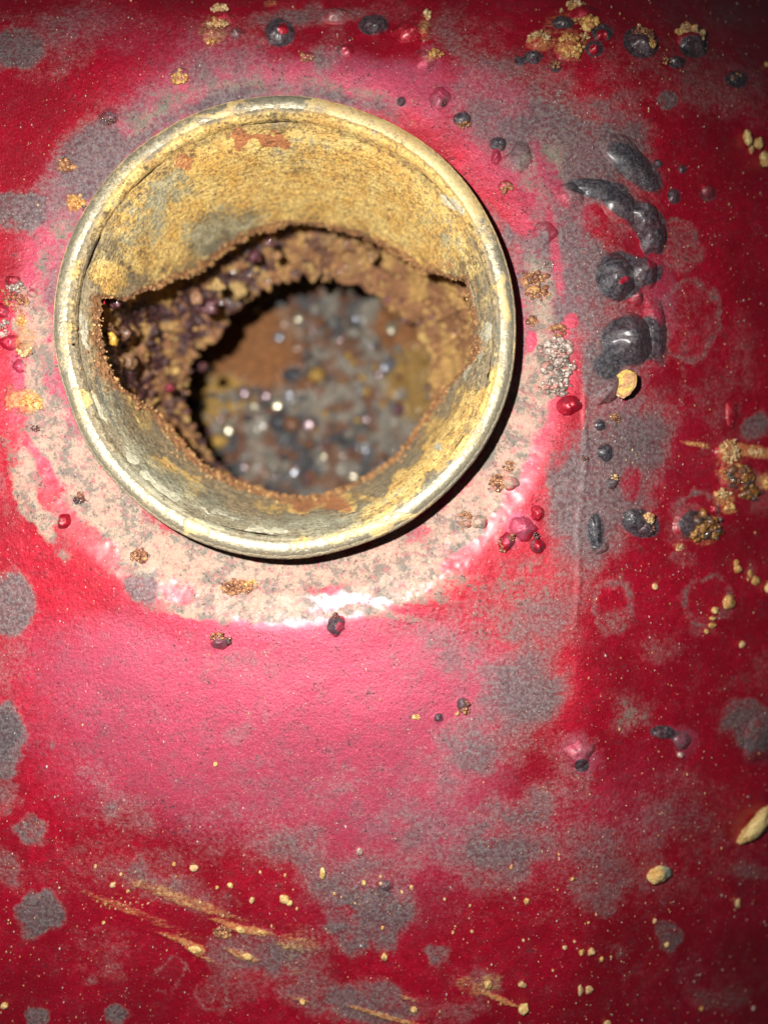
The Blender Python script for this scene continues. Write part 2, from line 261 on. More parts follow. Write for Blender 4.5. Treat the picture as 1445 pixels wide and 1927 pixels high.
# ------------------------------------------------------------------ materials
class NT:
    def __init__(self, name):
        self.m = bpy.data.materials.new(name); self.m.use_nodes = True; self.t = self.m.node_tree
        self.b = self.t.nodes["Principled BSDF"]; self.L = self.t.links
    def n(self, t, **k):
        x = self.t.nodes.new(t)
        for a, v in k.items(): setattr(x, a, v)
        return x
    def put(self, sock, v):
        if isinstance(v, bpy.types.NodeSocket): self.L.new(v, sock)
        elif v is not None: sock.default_value = (*v, 1) if isinstance(v, tuple) and len(v) == 3 and sock.type == 'RGBA' else v
    def attr(self, name):
        return self.n('ShaderNodeAttribute', attribute_name=name)
    def sep(self, v):
        s = self.n('ShaderNodeSeparateXYZ'); self.put(s.inputs[0], v); return s.outputs
    def math(self, op, a, b=None, c=None, clamp=False):
        x = self.n('ShaderNodeMath', operation=op, use_clamp=clamp); self.put(x.inputs[0], a)
        if b is not None: self.put(x.inputs[1], b)
        if c is not None: self.put(x.inputs[2], c)
        return x.outputs[0]
    def noise(self, size, detail=5, rough=.6, stretch=(1, 1, 1), off=(0, 0, 0), dist=0):
        mp = self.n('ShaderNodeMapping'); self.put(mp.inputs[0], self.attr('pos').outputs['Vector'])
        mp.inputs['Scale'].default_value = tuple(s / size for s in stretch); mp.inputs['Location'].default_value = off
        x = self.n('ShaderNodeTexNoise'); self.put(x.inputs['Vector'], mp.outputs[0])
        x.inputs['Scale'].default_value = 1; x.inputs['Detail'].default_value = detail; x.inputs['Roughness'].default_value = rough; x.inputs['Distortion'].default_value = dist
        return x.outputs['Fac']
    def voro(self, size, out='Distance', stretch=(1, 1, 1)):
        mp = self.n('ShaderNodeMapping'); self.put(mp.inputs[0], self.attr('pos').outputs['Vector'])
        mp.inputs['Scale'].default_value = tuple(s / size for s in stretch)
        x = self.n('ShaderNodeTexVoronoi'); self.put(x.inputs['Vector'], mp.outputs[0]); x.inputs['Scale'].default_value = 1
        return x.outputs[out]
    def ss(self, v, a, b, lo=0.0, hi=1.0):
        x = self.n('ShaderNodeMapRange', interpolation_type='SMOOTHSTEP'); self.put(x.inputs[0], v)
        x.inputs[1].default_value = a; x.inputs[2].default_value = b; x.inputs[3].default_value = lo; x.inputs[4].default_value = hi
        return x.outputs[0]
    def mix(self, f, a, b):
        x = self.n('ShaderNodeMix', data_type='RGBA'); self.put(x.inputs[0], f); self.put(x.inputs[6], a); self.put(x.inputs[7], b)
        return x.outputs[2]
    def mixf(self, f, a, b):
        x = self.n('ShaderNodeMix', data_type='FLOAT'); self.put(x.inputs[0], f); self.put(x.inputs[2], a); self.put(x.inputs[3], b)
        return x.outputs[0]
    def bump(self, h, dist, strength=1.0):
        x = self.n('ShaderNodeBump'); self.put(x.inputs['Height'], h); x.inputs['Distance'].default_value = dist * S; x.inputs['Strength'].default_value = strength
        self.L.new(x.outputs[0], self.b.inputs['Normal'])
    def set(self, **k):
        for a, v in k.items(): self.put(self.b.inputs[a.replace('_', ' ')], v)

def paint_material():
    t = NT("oxidised_red_paint")
    g, p, o = t.sep(t.attr('m1').outputs['Vector'])[:3]
    d, c, f = t.sep(t.attr('m2').outputs['Vector'])[:3]
    nb = t.noise(34, 7, .62); nf = t.noise(7, 5, .68, off=(5, 3, 1)); nvf = t.noise(2.6, 4, .75, off=(9, 1, 4), stretch=(1.1, .6, 1)); nm = t.noise(16, 6, .65, off=(2, 8, 1))
    big = t.noise(150, 3, .5, off=(3, 3, 3))
    def th(mask, wb, wf, a, b, minus=None):
        x = t.math('ADD', mask, t.math('MULTIPLY', t.math('SUBTRACT', nb, .5), wb))
        x = t.math('ADD', x, t.math('MULTIPLY', t.math('SUBTRACT', nf, .5), wf))
        if minus is not None: x = t.math('SUBTRACT', x, minus)
        return t.ss(x, a, b)
    gx = t.math('ADD', t.math('MULTIPLY', g, .92), t.math('MULTIPLY', t.math('SUBTRACT', nm, .5), .75))
    gx = t.math('ADD', gx, t.math('MULTIPLY', t.math('SUBTRACT', nvf, .5), .45))
    gm = th(gx, 1.25, 1.1, .16, 1.22, t.math('MULTIPLY', c, .8))
    pm = th(p, 1.5, 1.2, .30, .80, t.math('MULTIPLY', c, .6))
    nst = t.noise(9, 5, .7, stretch=(.28, 1.1, 1), off=(6, 2, 2))
    om = th(t.math('ADD', o, t.math('MULTIPLY', t.math('SUBTRACT', nst, .5), 1.4)), .4, .9, .42, 1.15)
    dm = th(d, .15, .2, .3, .62, t.math('MULTIPLY', c, .9))
    # sound paint
    red = t.mix(t.ss(nm, .35, .65), (.33, .002, .016), (.46, .003, .026))
    red = t.mix(t.ss(big, .35, .7), red, (.28, .002, .014))
    fm = t.math('MULTIPLY', t.ss(t.math('ADD', f, t.math('MULTIPLY', t.math('SUBTRACT', nf, .5), .9)), .10, .85), .72)
    red = t.mix(fm, red, (.47, .075, .140))
    grey = t.mix(t.ss(nf, .34, .66), (.058, .062, .066), (.225, .21, .19))
    grey = t.mix(t.math('MULTIPLY', t.ss(t.math('ADD', g, t.math('MULTIPLY', t.math('SUBTRACT', nb, .5), 1.2)), .65, 1.25), .75), grey, t.mix(t.ss(nf, .4, .6), (.028, .033, .040), (.115, .115, .120)))
    grey = t.mix(t.math('MULTIPLY', t.ss(nb, .42, .66), .38), grey, (.19, .10, .105))
    gop = t.ss(g, .55, 1.2, .66, .95)
    gop = t.math('MULTIPLY', gop, t.ss(nvf, .3, .7, .72, 1.12))
    n5 = t.noise(5.5, 5, .72, off=(1, 6, 3))
    veil = t.math('MULTIPLY', t.ss(t.math('ADD', t.math('MULTIPLY', n5, .7), t.math('MULTIPLY', nb, .75)), .66, .92), t.mixf(fm, .10, .58))
    red = t.mix(veil, red, (.165, .105, .125))
    col = t.mix(t.math('MULTIPLY', gm, gop, clamp=True), red, grey)
    prim = t.mix(t.ss(nm, .34, .66), (.385, .32, .23), (.35, .235, .18))
    prim = t.mix(t.math('MULTIPLY', t.ss(t.math('ADD', nf, t.math('MULTIPLY', t.math('SUBTRACT', nb, .5), 1.4)), .44, .62), .92), prim, (.135, .135, .11))
    prim = t.mix(t.math('MULTIPLY', t.ss(t.noise(14, 6, .75, off=(7, 7, 1)), .50, .66), .75), prim, (.40, .11, .12))
    col = t.mix(t.math('MULTIPLY', pm, t.ss(nm, .3, .6, .66, .96)), col, prim)
    och = t.mix(t.ss(nf, .4, .6), (.46, .15, .045), (.60, .36, .12))
    col = t.mix(t.math('MULTIPLY', om, .62), col, och)
    dk = t.mix(t.ss(nf, .4, .62), (.018, .020, .025), (.075, .072, .085))
    col = t.mix(t.math('MULTIPLY', dm, t.ss(nb, .4, .62, .97, .88)), col, dk)
    # dark pin pits, pale specks of dust
    pit = t.ss(t.math('ADD', t.noise(6, 3, .6, off=(1, 4, 4)), t.math('MULTIPLY', t.math('SUBTRACT', nb, .5), .35)), .645, .72)
    col = t.mix(t.math('MULTIPLY', pit, .75), col, (.05, .045, .05))
    sp = t.ss(t.noise(3.4, 1, .5, stretch=(1, .7, 1), off=(4, 4, 9)), .725, .77)
    col = t.mix(t.math('MULTIPLY', sp, .7), col, (.55, .42, .33))
    vr = t.mixf(gm, t.ss(nvf, .25, .75, .76, 1.24), t.ss(nvf, .25, .75, .55, 1.45))
    hv = t.n('ShaderNodeVectorMath', operation='SCALE'); t.put(hv.inputs[0], col); t.put(hv.inputs['Scale'], vr)
    sparkle = t.ss(nvf, .3, .7, .32, .56)
    rough = t.mixf(gm, sparkle, .62)
    rough = t.mixf(pm, rough, t.ss(nm, .35, .6, .42, .8))
    rough = t.mixf(om, rough, .85)
    rough = t.mixf(dm, rough, t.ss(nb, .4, .6, .24, .44))
    met = t.math('MULTIPLY', t.math('SUBTRACT', 1.0, t.math('MAXIMUM', t.math('MAXIMUM', gm, pm), t.math('MAXIMUM', om, dm))), .35)
    t.set(Base_Color=hv.outputs[0], Roughness=rough, Metallic=met)
    t.b.inputs['Specular IOR Level'].default_value = .42
    t.put(t.b.inputs['Coat Weight'], t.mixf(t.math('MAXIMUM', t.math('SUBTRACT', gm, dm, clamp=True), t.math('MAXIMUM', pm, om)), t.mixf(fm, .45, .08), .04))
    t.b.inputs['Coat Roughness'].default_value = .28
    h = t.math('ADD', t.math('MULTIPLY', nf, 1.5), t.math('MULTIPLY', nvf, t.mixf(gm, .55, 1.0)))
    h = t.math('ADD', h, t.math('MULTIPLY', om, 1.2))
    h = t.math('SUBTRACT', h, t.math('MULTIPLY', pit, 1.0))
    t.bump(h, 1.0)
    return t.m

def neck_material():
    t = NT("rusted_neck_metal")
    y, e, s = t.sep(t.attr('m1').outputs['Vector'])[:3]        # yellow, crumbly edge, pale scale
    k, rr, hh = t.sep(t.attr('m2').outputs['Vector'])[:3]      # khaki, red-orange, bright worn metal
    nb = t.noise(46, 7, .66); nf = t.noise(9, 6, .7, off=(3, 3, 3)); nv = t.noise(2.6, 3, .7)
    nc = t.noise(26, 7, .7, stretch=(.22, .22, 2.4), off=(1, 2, 3)); nr = t.noise(7, 5, .65, stretch=(1.6, 1.6, .14), off=(5, 1, 5))
    base = t.mix(t.ss(nf, .38, .62), (.19, .14, .08), (.52, .40, .23))
    base = t.mix(t.ss(nc, .5, .62), base, (.135, .14, .115))
    yl = t.mix(t.ss(nb, .35, .65), (.88, .52, .13), (.97, .72, .26))
    yl = t.mix(t.ss(nf, .50, .66), yl, (.44, .22, .085))
    vs = t.noise(9, 6, .8, stretch=(1.5, 1.5, .10), off=(5, 9, 5))
    yl = t.mix(t.ss(vs, .50, .64, 0, .8), yl, (.36, .21, .10))
    yl = t.mix(t.ss(t.noise(16, 5, .8, off=(3, 7, 5)), .60, .68, 0, .9), yl, (.95, .70, .13))
    x = t.math('ADD', y, t.math('MULTIPLY', t.math('SUBTRACT', nb, .5), 1.9))
    x = t.math('ADD', x, t.math('MULTIPLY', t.math('SUBTRACT', nf, .5), 1.5)); x = t.math('ADD', x, t.math('MULTIPLY', t.math('SUBTRACT', nc, .5), .9))
    ym = t.math('MULTIPLY', t.ss(x, .28, .74), t.mixf(hh, 1.0, .72))
    col = t.mix(ym, base, yl)
    x = t.math('ADD', k, t.math('MULTIPLY', t.math('SUBTRACT', nf, .5), 1.9)); x = t.math('ADD', x, t.math('MULTIPLY', t.math('SUBTRACT', nb, .5), 1.0)); km = t.ss(x, .35, .95)
    col = t.mix(t.math('MULTIPLY', km, .85), col, t.mix(t.ss(nb, .4, .6), (.21, .215, .15), (.42, .41, .29)))
    x = t.math('ADD', rr, t.math('MULTIPLY', t.math('SUBTRACT', nf, .5), .9)); rm = t.ss(x, .42, .62)
    col = t.mix(rm, col, (.56, .215, .085))
    x = t.math('ADD', s, t.math('MULTIPLY', t.math('SUBTRACT', nf, .5), 1.1)); sm = t.ss(x, .5, .68)
    col = t.mix(t.math('MULTIPLY', sm, .8), col, (.56, .54, .41))
    x = t.math('ADD', e, t.math('MULTIPLY', t.math('SUBTRACT', nf, .5), 1.0)); em = t.ss(x, .35, .75)
    col = t.mix(em, col, t.mix(t.ss(nf, .4, .62), (.27, .12, .05), (.47, .235, .095)))
    pit = t.ss(t.noise(10, 6, .75, off=(8, 8, 1)), .54, .66)
    col = t.mix(t.math('MULTIPLY', pit, t.mixf(hh, .62, .10)), col, (.10, .055, .03))
    hm = t.ss(t.math('ADD', hh, t.math('MULTIPLY', t.math('SUBTRACT', nf, .5), .5)), .3, .6)
    hm = t.math('MULTIPLY', hm, t.math('SUBTRACT', 1.0, t.math('MAXIMUM', em, t.math('MULTIPLY', sm, .6))))
    steel = t.mix(t.ss(nr, .3, .7), (.25, .22, .15), (.42, .37, .27))
    steel = t.mix(t.ss(nb, .52, .74, 0, .6), steel, (.34, .26, .13))
    rust = t.math('MULTIPLY', ym, .8)
    col = t.mix(t.math('MULTIPLY', hm, t.math('SUBTRACT', 1.0, rust)), col, steel)
    mt = t.math('MULTIPLY', hm, t.math('SUBTRACT', .55, t.math('MULTIPLY', ym, .52)))
    vn = t.n('ShaderNodeVectorMath', operation='SCALE'); t.put(vn.inputs[0], col); t.put(vn.inputs['Scale'], t.mixf(hh, t.ss(t.noise(5, 5, .75, off=(7, 1, 2)), .3, .7, .58, 1.32), 1.0)); col = vn.outputs[0]
    t.set(Base_Color=col, Metallic=mt, Roughness=t.mixf(hm, .82, t.ss(nf, .3, .7, .26, .44)))
    n5 = t.noise(4.5, 4, .75, off=(2, 9, 9))
    h = t.math('ADD', t.math('MULTIPLY', nf, 2.4), t.math('MULTIPLY', n5, .9)); h = t.math('ADD', h, t.math('MULTIPLY', nc, 1.2))
    h = t.math('ADD', h, t.math('MULTIPLY', ym, .9)); h = t.math('MULTIPLY', h, t.mixf(hm, 1.0, .20)); t.bump(h, 3.4)
    return t.m

def grain_material(name, bumpd=1.0, size=5):
    t = NT(name)
    a = t.attr('col'); nf = t.noise(size, 5, .7); 
    hv = t.n('ShaderNodeVectorMath', operation='SCALE'); t.put(hv.inputs[0], a.outputs['Color']); t.put(hv.inputs['Scale'], t.ss(nf, .25, .75, .42, 1.25))
    t.set(Base_Color=hv.outputs[0], Roughness=t.mixf(a.outputs['Alpha'], .85, .22))
    t.put(t.b.inputs['Coat Weight'], t.mixf(a.outputs['Alpha'], 0.0, .9)); t.b.inputs['Coat Roughness'].default_value = .1
    t.bump(nf, bumpd); return t.m

def floor_material():
    t = NT("wet_tank_bottom")
    a = t.attr('col'); nf = t.noise(14, 6, .7); nb = t.noise(45, 4, .6)
    hv = t.n('ShaderNodeVectorMath', operation='SCALE'); t.put(hv.inputs[0], a.outputs['Color']); t.put(hv.inputs['Scale'], t.ss(nf, .25, .75, .5, 1.5))
    t.set(Base_Color=hv.outputs[0], Roughness=t.mixf(a.outputs['Alpha'], .7, .3))
    t.put(t.b.inputs['Coat Weight'], a.outputs['Alpha']); t.b.inputs['Coat Roughness'].default_value = .12
    t.bump(t.math('ADD', nf, nb), 9.0); return t.m

def wet_material():
    t = NT("wet_metal_debris")
    a = t.attr('col'); nf = t.noise(14, 4, .6)
    t.set(Base_Color=a.outputs['Color'], Roughness=.2, Metallic=t.math('MULTIPLY', a.outputs['Alpha'], .8)); t.bump(nf, 1.5); return t.m

PAINT = paint_material(); NECK = neck_material(); RUST = grain_material("crumbly_rust"); LOOSE = grain_material("loose_rust_crumb", 1.2, 4)
FLOOR = floor_material(); WET = wet_material(); INNER = grain_material("inner_rust_crust", 3.0, 9)

# ------------------------------------------------------------------ FUEL TANK
tank = bpy.data.objects.new("fuel_tank", None); C.objects.link(tank); tank.empty_display_size = .01
tank['label'] = "red oxidised metal tank with blistered paint round a rusted open filler neck"; tank['category'] = "tank"

# --- shell: the painted sheet, one opening under the neck
def axis(a0, a1, lo, hi, fine, coarse):
    left = []; x = lo; st = fine
    while x > a0: st = min(st * 1.35, coarse); x -= st; left.append(x)
    right = []; x = hi; st = fine
    while x < a1: st = min(st * 1.35, coarse); x += st; right.append(x)
    return np.concatenate([left[::-1], np.arange(lo, hi + .1, fine), right])
ax = axis(-1000, 2450, -45, 1560, 3.4, 60); ay = axis(-1000, 2950, -50, 2010, 3.4, 60)
U, Vv = np.meshgrid(ax, ay); sh = U.shape; U = U.ravel(); Vv = Vv.ravel()
Z = surf(U, Vv); PX, PY = to_px(U, Vv, Z)
m1, m2 = paint_masks(PX, PY)
rel = np.clip(m1[:, 0], 0, 1)
Z = Z + 1.5 * m2[:, 0].clip(0, 1) + 1.6 * (fbm(PX / 9, PY / 9, seed=51, octv=3) - .5) * (np.clip(m1[:, 1], 0, 1) + .35 * rel + .12) + 2.0 * np.clip(m1[:, 2], 0, 1.2) * fbm(PX / 8, PY / 8, seed=52, octv=2)
F = grid_faces(*sh); rad = np.hypot(U - NC[0], Vv - NC[1])
F = F[~(rad[F] < 357).any(1)]
shell = link("tank_shell", np.stack([U, Vv, Z], 1), F[:, ::-1], PAINT, tank, attrs={'m1': m1, 'm2': m2})

# --- rim of the neck: rolled bead
NT_ = 1080
th = np.linspace(0, 2 * math.pi, NT_, endpoint=False)
ct, st = np.cos(th), np.sin(th)
# photo-space stains on the neck
N_YEL = [(330,330,170,110,-40,.32,0),(560,300,260,90,0,.30,0),(730,300,170,90,30,.62,0),(800,400,110,120,40,.50,0),(650,330,60,70,0,.6,0),(520,390,220,50,0,.35,0),(300,440,70,70,0,.35,0),(420,330,60,60,0,.4,0),(160,745,12,20,-20,1.5,0),
 (330,890,60,18,38,1.1,0),(260,780,40,30,40,.5,0),(780,900,130,22,-38,.75,0),(850,800,30,90,30,.6,0),(700,990,120,14,-14,.7,0),(370,995,26,14,28,.9,0),(560,1020,24,10,0,.8,0),(640,200,60,10,8,1.2,0),(750,240,60,12,26,.9,0),(900,400,16,60,-30,.5,0),
 (950,560,12,60,0,.8,0),(915,740,16,60,20,1.0,0),(600,950,120,10,-5,.6,0),(640,210,30,14,0,.9,0),(420,205,60,8,-20,.8,0),(120,600,14,180,0,.25,0),(215,250,100,10,-45,.3,0),(145,500,14,30,0,.5,0),(240,390,30,60,40,.4,0),(200,520,30,30,0,.5,0)]
N_KHA = [(250,420,90,60,-50,.7,0),(330,300,40,40,0,.5,0),(320,350,50,30,-20,.6,0),(420,430,90,40,-20,.85,0),(560,280,60,30,0,.55,0),(180,620,26,70,0,.6,0),(230,830,60,130,-38,.65,0),(330,930,120,46,30,.85,0),(520,995,160,30,0,.85,0),(700,960,140,26,-18,.6,0),(820,420,40,40,0,.4,0),
 (860,480,40,60,0,.5,0),(910,640,22,140,0,.5,0),(840,870,50,50,0,.3,0),(940,420,26,160,-28,.5,0),(960,640,16,150,0,.6,0)]
N_RED = [(505,262,34,13,4,1.3,0),(455,262,14,12,0,.9,0),(430,250,30,14,0,.4,0),(600,945,60,14,0,.6,0),(820,500,40,20,0,.5,0),(350,300,16,14,0,.6,0),(500,930,60,10,10,.5,0)]
N_WHI = [(848,382,26,9,40,1.0,0),(862,392,16,7,50,.9,0),(884,570,8,50,-8,1.3,0),(912,640,9,40,14,1.1,0),(158,620,7,40,-8,1.0,0),(185,765,7,40,-26,.9,0),(225,840,7,50,-38,.5,0),(310,925,40,9,34,.9,0),(275,895,14,7,40,.9,0),(500,998,50,6,3,.9,0),(250,860,9,20,-40,.8,0),(1000,1000,1,1,0,0,0),
 (410,965,60,6,18,.6,0),(880,690,8,30,20,.8,0),(826,842,10,8,0,.9,0),(700,250,20,10,20,.5,0)]
def neck_masks(u, v, z, edge, bead):
    px, py = to_px(u, v, z)
    wx = px + 44 * (fbm(px / 30, py / 30, seed=61, octv=4) - .5); wy = py + 44 * (fbm(px / 30, py / 30, seed=62, octv=4) - .5); sx = px + 12 * (fbm(px / 14, py / 14, seed=63, octv=3) - .5); sy = py + 12 * (fbm(px / 14, py / 14, seed=64, octv=3) - .5)
    y = patches(wx, wy, N_YEL) + .36 * (1 - bead) * (np.sin(np.arctan2(v - NC[1], u - NC[0])) < .15) + .1 ; k = patches(wx, wy, N_KHA); r = patches(wx, wy, N_RED, .3); s = patches(sx, sy, N_WHI, .5)
    return np.stack([y, edge, s], 1), np.stack([k * (1 - .6 * bead), r, bead], 1)

ph = np.linspace(0, 2 * math.pi, 56, endpoint=False)
TH, PHI = np.meshgrid(th, ph); 
Rb, rb, zb = 396.5, 21.0, 49.0
wob = 2.8 * (vnoise(ct * 3 + 9, st * 3 + 9, seed=71)[None, :] - .5) * 2
tube = rb + .5 * (fbm(np.cos(TH) * 60, np.sin(TH) * 60, PHI * 1.5, seed=72, octv=2) - .5) * 2
r = Rb + wob + tube * np.cos(PHI); z = zb + wob * .8 + tube * np.sin(PHI)
u = NC[0] + r * np.cos(TH); v = NC[1] + r * np.sin(TH)
u, v, z = u.ravel(), v.ravel(), z.ravel()
outer = sstep(math.cos(0.9), 1.0, np.cos(PHI).ravel())
crest = np.exp(-((((PHI.ravel() + .4) % (2 * math.pi)) - 1.85) / .62) ** 2)
a1, a2 = neck_masks(u, v, z, .0 * u, .30 + .70 * crest)
a1[:, 0] = a1[:, 0] * 1.0 - .06 + .5 * outer * (np.sin(TH.ravel()) < .2)
neck_parts = []
# --- filler neck: funnel wall torn open left and right
EDGE = [(194,560),(238,566),(294,538),(371,513),(410,483),(460,447),(537,425),(620,428),(676,444),(737,472),(798,513),(858,527),(875,525),(880,555),(889,605),(888,666),(870,699),(836,732),(814,768),(784,810),(759,848),(726,876),
        (681,904),(620,931),(549,937),(493,926),(427,901),(371,868),(327,815),(305,782),(261,754),(227,729),(200,682),(188,632),(189,588)]
def rwall(z):
    z = np.asarray(z, float)
    return np.interp(z, [-260, -235, -150, -80, -20, 0, 14, 24, 34, 46], [292, 297, 317, 334, 347, 352, 357, 362, 368, 376])
zs = np.linspace(-262, 44, 400); pts = []
for ex, ey in EDGE:
    uu, vv = to_plan(ex, ey, zs); rr_ = np.hypot(uu - NC[0], vv - NC[1]); f = rr_ - rwall(zs)
    k = np.argmin(np.abs(f)); pts.append((math.atan2(vv[k] - NC[1], uu[k] - NC[0]) % (2 * math.pi), zs[k]))
pts.sort(); pt = np.array([p[0] for p in pts]); pz = np.array([p[1] for p in pts])
zedge = np.interp(th, np.concatenate([pt - 2 * math.pi, pt, pt + 2 * math.pi]), np.tile(pz, 3))
zedge = zedge + 16 * (fbm(ct * 24 + 50, st * 24 + 50, seed=73, octv=4) - .5) + 9 * (fbm(ct * 90 + 50, st * 90 + 50, seed=74, octv=2) - .5)
nrow = 120
t_ = np.linspace(0, 1, nrow)[:, None]
ZW = 46 + (zedge[None, :] - 46) * t_
dist_edge = (ZW - zedge[None, :])
RW = rwall(ZW)
px3 = NC[0] + RW * ct[None, :]; py3 = NC[1] + RW * st[None, :]
rough_w = 5.5 * (fbm(px3 / 13, py3 / 13, ZW / 13, seed=75, octv=4) - .5) + 5 * (fbm(px3 / 50, py3 / 50, ZW / 50, seed=76, octv=2) - .5)
eg = 1 - sstep(0, 1, dist_edge / ((18 + 70 * fbm(ct * 9 + 9, st * 9 + 9, seed=77, octv=3)[None, :] * np.where(st > 0, 1.5, .55)[None, :])))
lump = (fbm(px3 / 7, py3 / 7, ZW / 7, seed=78, octv=3) - .38) * 17 * eg
RW = RW - rough_w * sstep(46, 20, -ZW + 66) - np.maximum(lump, 0)
# turn round the torn edge and back up the outside
rows_r = [RW]; rows_z = [ZW]; rows_e = [eg]
for dr, dz in ((3, -2.5), (7, -1.5), (10, 1.5)):
    rows_r.append((RW[-1] + dr)[None, :]); rows_z.append((ZW[-1] + dz + 2 * (vnoise(ct * 120, st * 120, seed=79) - .5))[None, :]); rows_e.append(np.ones((1, NT_)))
for q in np.linspace(0.1, 1, 10):
    zz = zedge + (20 - zedge) * q
    rows_r.append((rwall(zz) + 9)[None, :]); rows_z.append(zz[None, :]); rows_e.append(np.ones((1, NT_)) * .8)
R3 = np.concatenate(rows_r); Z3 = np.concatenate(rows_z); E3 = np.concatenate(rows_e)
U3 = (NC[0] + R3 * ct[None, :]).ravel(); V3 = (NC[1] + R3 * st[None, :]).ravel(); Z3f = Z3.ravel()
bead3 = (sstep(10, 44, Z3) * .45).ravel()
b1, b2 = neck_masks(U3, V3, Z3f, E3.ravel(), bead3)
neck = link("filler_neck", np.stack([U3, V3, Z3f], 1), grid_faces(R3.shape[0], NT_, wrap=True), NECK, tank, attrs={'m1': b1, 'm2': b2})
link("rolled_rim", np.stack([u, v, z], 1), grid_faces(56, NT_, wrap=True, flip=True).tolist() + [], NECK, neck, attrs={'m1': a1, 'm2': a2}) if False else None
fr = grid_faces(56, NT_, wrap=True)
fr2 = np.stack([55 * NT_ + np.arange(NT_), 55 * NT_ + (np.arange(NT_) + 1) % NT_, (np.arange(NT_) + 1) % NT_, np.arange(NT_)], 1)
link("rolled_rim", np.stack([u, v, z], 1), np.concatenate([fr, fr2])[:, ::-1], NECK, neck, attrs={'m1': a1, 'm2': a2})

TAN = [(.50,.27,.10),(.42,.20,.075),(.33,.14,.055),(.56,.35,.14),(.25,.10,.045)]
def palcol(pal, gl=0.0):
    c = pal[rng.integers(len(pal))]; k = rng.uniform(.8, 1.15)
    return (c[0] * k, c[1] * k, c[2] * k, gl)
# crumbs grown along the torn edge
sp = []
dens = fbm(ct * 14 + 30, st * 14 + 30, seed=87, octv=3)
for i in range(5200):
    j = rng.integers(NT_); top = math.sin(th[j]) < 0
    if rng.random() > sstep(.3, .62, dens[j]) + (.0 if top else .25): continue
    if zedge[j] > -110 and rng.random() < .8: continue
    up = abs(rng.normal(0, 9 if top else 17)) if rng.random() < .8 else abs(rng.normal(0, 18 if top else 42)); zz = zedge[j] + up - 3
    rad_ = float(rwall(zz)) - rng.uniform(-1, 7) * (1 if up < 20 else .45)
    s_ = rng.uniform(1.2, 3.3) * (1.6 if rng.random() < .12 else 1) * (.75 if top else 1)
    sp.append((NC[0] + rad_ * ct[j], NC[1] + rad_ * st[j], zz, s_, s_, s_ * rng.uniform(.8, 1.2), *palcol(TAN, .0)))
vv_, ff_, kk_ = grains(sp, 1, .8, 5)
o = link("edge_crumbs", vv_, ff_, RUST, neck, attrs={'col': kk_}); o['kind'] = 'stuff'

# --- inner collar: rust-caked throat below the neck, narrowing to the deep hole
HOLE = [(435,572),(482,538),(537,513),(593,508),(632,519),(676,524),(715,549),(759,583),(803,632),(823,677),(828,732),(822,800),(780,880),(700,935),(590,955),(480,930),(400,880),(357,815),(338,760),(344,710),(360,660),(388,638)]
ZH = -420.0
hp = sorted((math.atan2(b - NC[1], a - NC[0]) % (2 * math.pi), math.hypot(a - NC[0], b - NC[1])) for a, b in (to_plan(x, y, ZH) for x, y in HOLE))
ha = np.array([p[0] for p in hp]); hr = np.array([p[1] for p in hp])
rh = np.interp(th, np.concatenate([ha - 2 * math.pi, ha, ha + 2 * math.pi]), np.tile(hr, 3)) + 14 * (fbm(ct * 16 + 40, st * 16 + 40, seed=81, octv=3) - .5)
n2 = 110; s2 = np.linspace(0, 1, n2)[:, None] ** .5
ZC = -22 + (ZH + 22) * s2 + 0 * ct[None, :]
RC = 392 + (rh[None, :] - 392) * s2 ** 5
X4 = NC[0] + RC * ct[None, :]; Y4 = NC[1] + RC * st[None, :]
nod = np.maximum(0, fbm(X4 / 26, Y4 / 26, ZC / 26, seed=82, octv=3) - .42) * 60 + fbm(X4 / 10, Y4 / 10, ZC / 10, seed=83, octv=3) * 22
RC = RC - nod * sstep(0, .15, s2)
rows = [RC]; zr = [ZC]
for dr, dz in ((4, -7), (16, -12), (60, -10), (140, -4), (700, 0)):
    rows.append((RC[-1] + dr)[None, :]); zr.append((ZC[-1] + dz)[None, :])
RC = np.concatenate(rows); ZC = np.concatenate(zr)
X4 = (NC[0] + RC * ct[None, :]).ravel(); Y4 = (NC[1] + RC * st[None, :]).ravel(); Z4 = ZC.ravel()
pxx, pyy = to_px(X4, Y4, Z4)
wine = sstep(.42, .56, fbm(X4 / 34, Y4 / 34, Z4 / 34, seed=84, octv=3)) * sstep(760, 480, pxx)
yel = sstep(.45, .62, fbm(X4 / 40, Y4 / 40, Z4 / 40, seed=85, octv=3))
cA, cB, cY = np.array([.27, .125, .055]), np.array([.060, .022, .026]), np.array([.46, .27, .09])
colr = cA * (1 - yel[:, None]) + cY * yel[:, None]; colr = colr * (1 - wine[:, None]) + cB * wine[:, None]
coll = link("inner_collar", np.stack([X4, Y4, Z4], 1), grid_faces(RC.shape[0], NT_, wrap=True), INNER, tank, attrs={'col': np.concatenate([colr, .65 * wine[:, None]], 1)})
sp = []
for i in range(2100):
    j = rng.integers(NT_); s_ = rng.uniform(.2, 1) ** .4
    if rng.random() < .2: s_ = rng.uniform(.94, 1.0)
    rr_ = 392 + (rh[j] - 392) * s_ ** 5 - rng.uniform(4, 22); zz = -22 + (ZH + 22) * s_
    px_, _ = to_px(NC[0] + rr_ * ct[j], 0, zz)
    left = px_ < 460
    q = rng.uniform(2.4, 6) * (1.7 if rng.random() < .15 else 1)
    if left and rng.random() < .38: cc = (.085, .03, .032, .9)
    elif rng.random() < .06: cc = (.20, .07, .08, .95)
    else: cc = palcol([(.52,.30,.11),(.40,.20,.08),(.30,.13,.06),(.58,.38,.13)], .15 if rng.random() < .8 else .8)
    sp.append((NC[0] + rr_ * ct[j], NC[1] + rr_ * st[j], zz, q, q, q * rng.uniform(.8, 1.2), *cc))
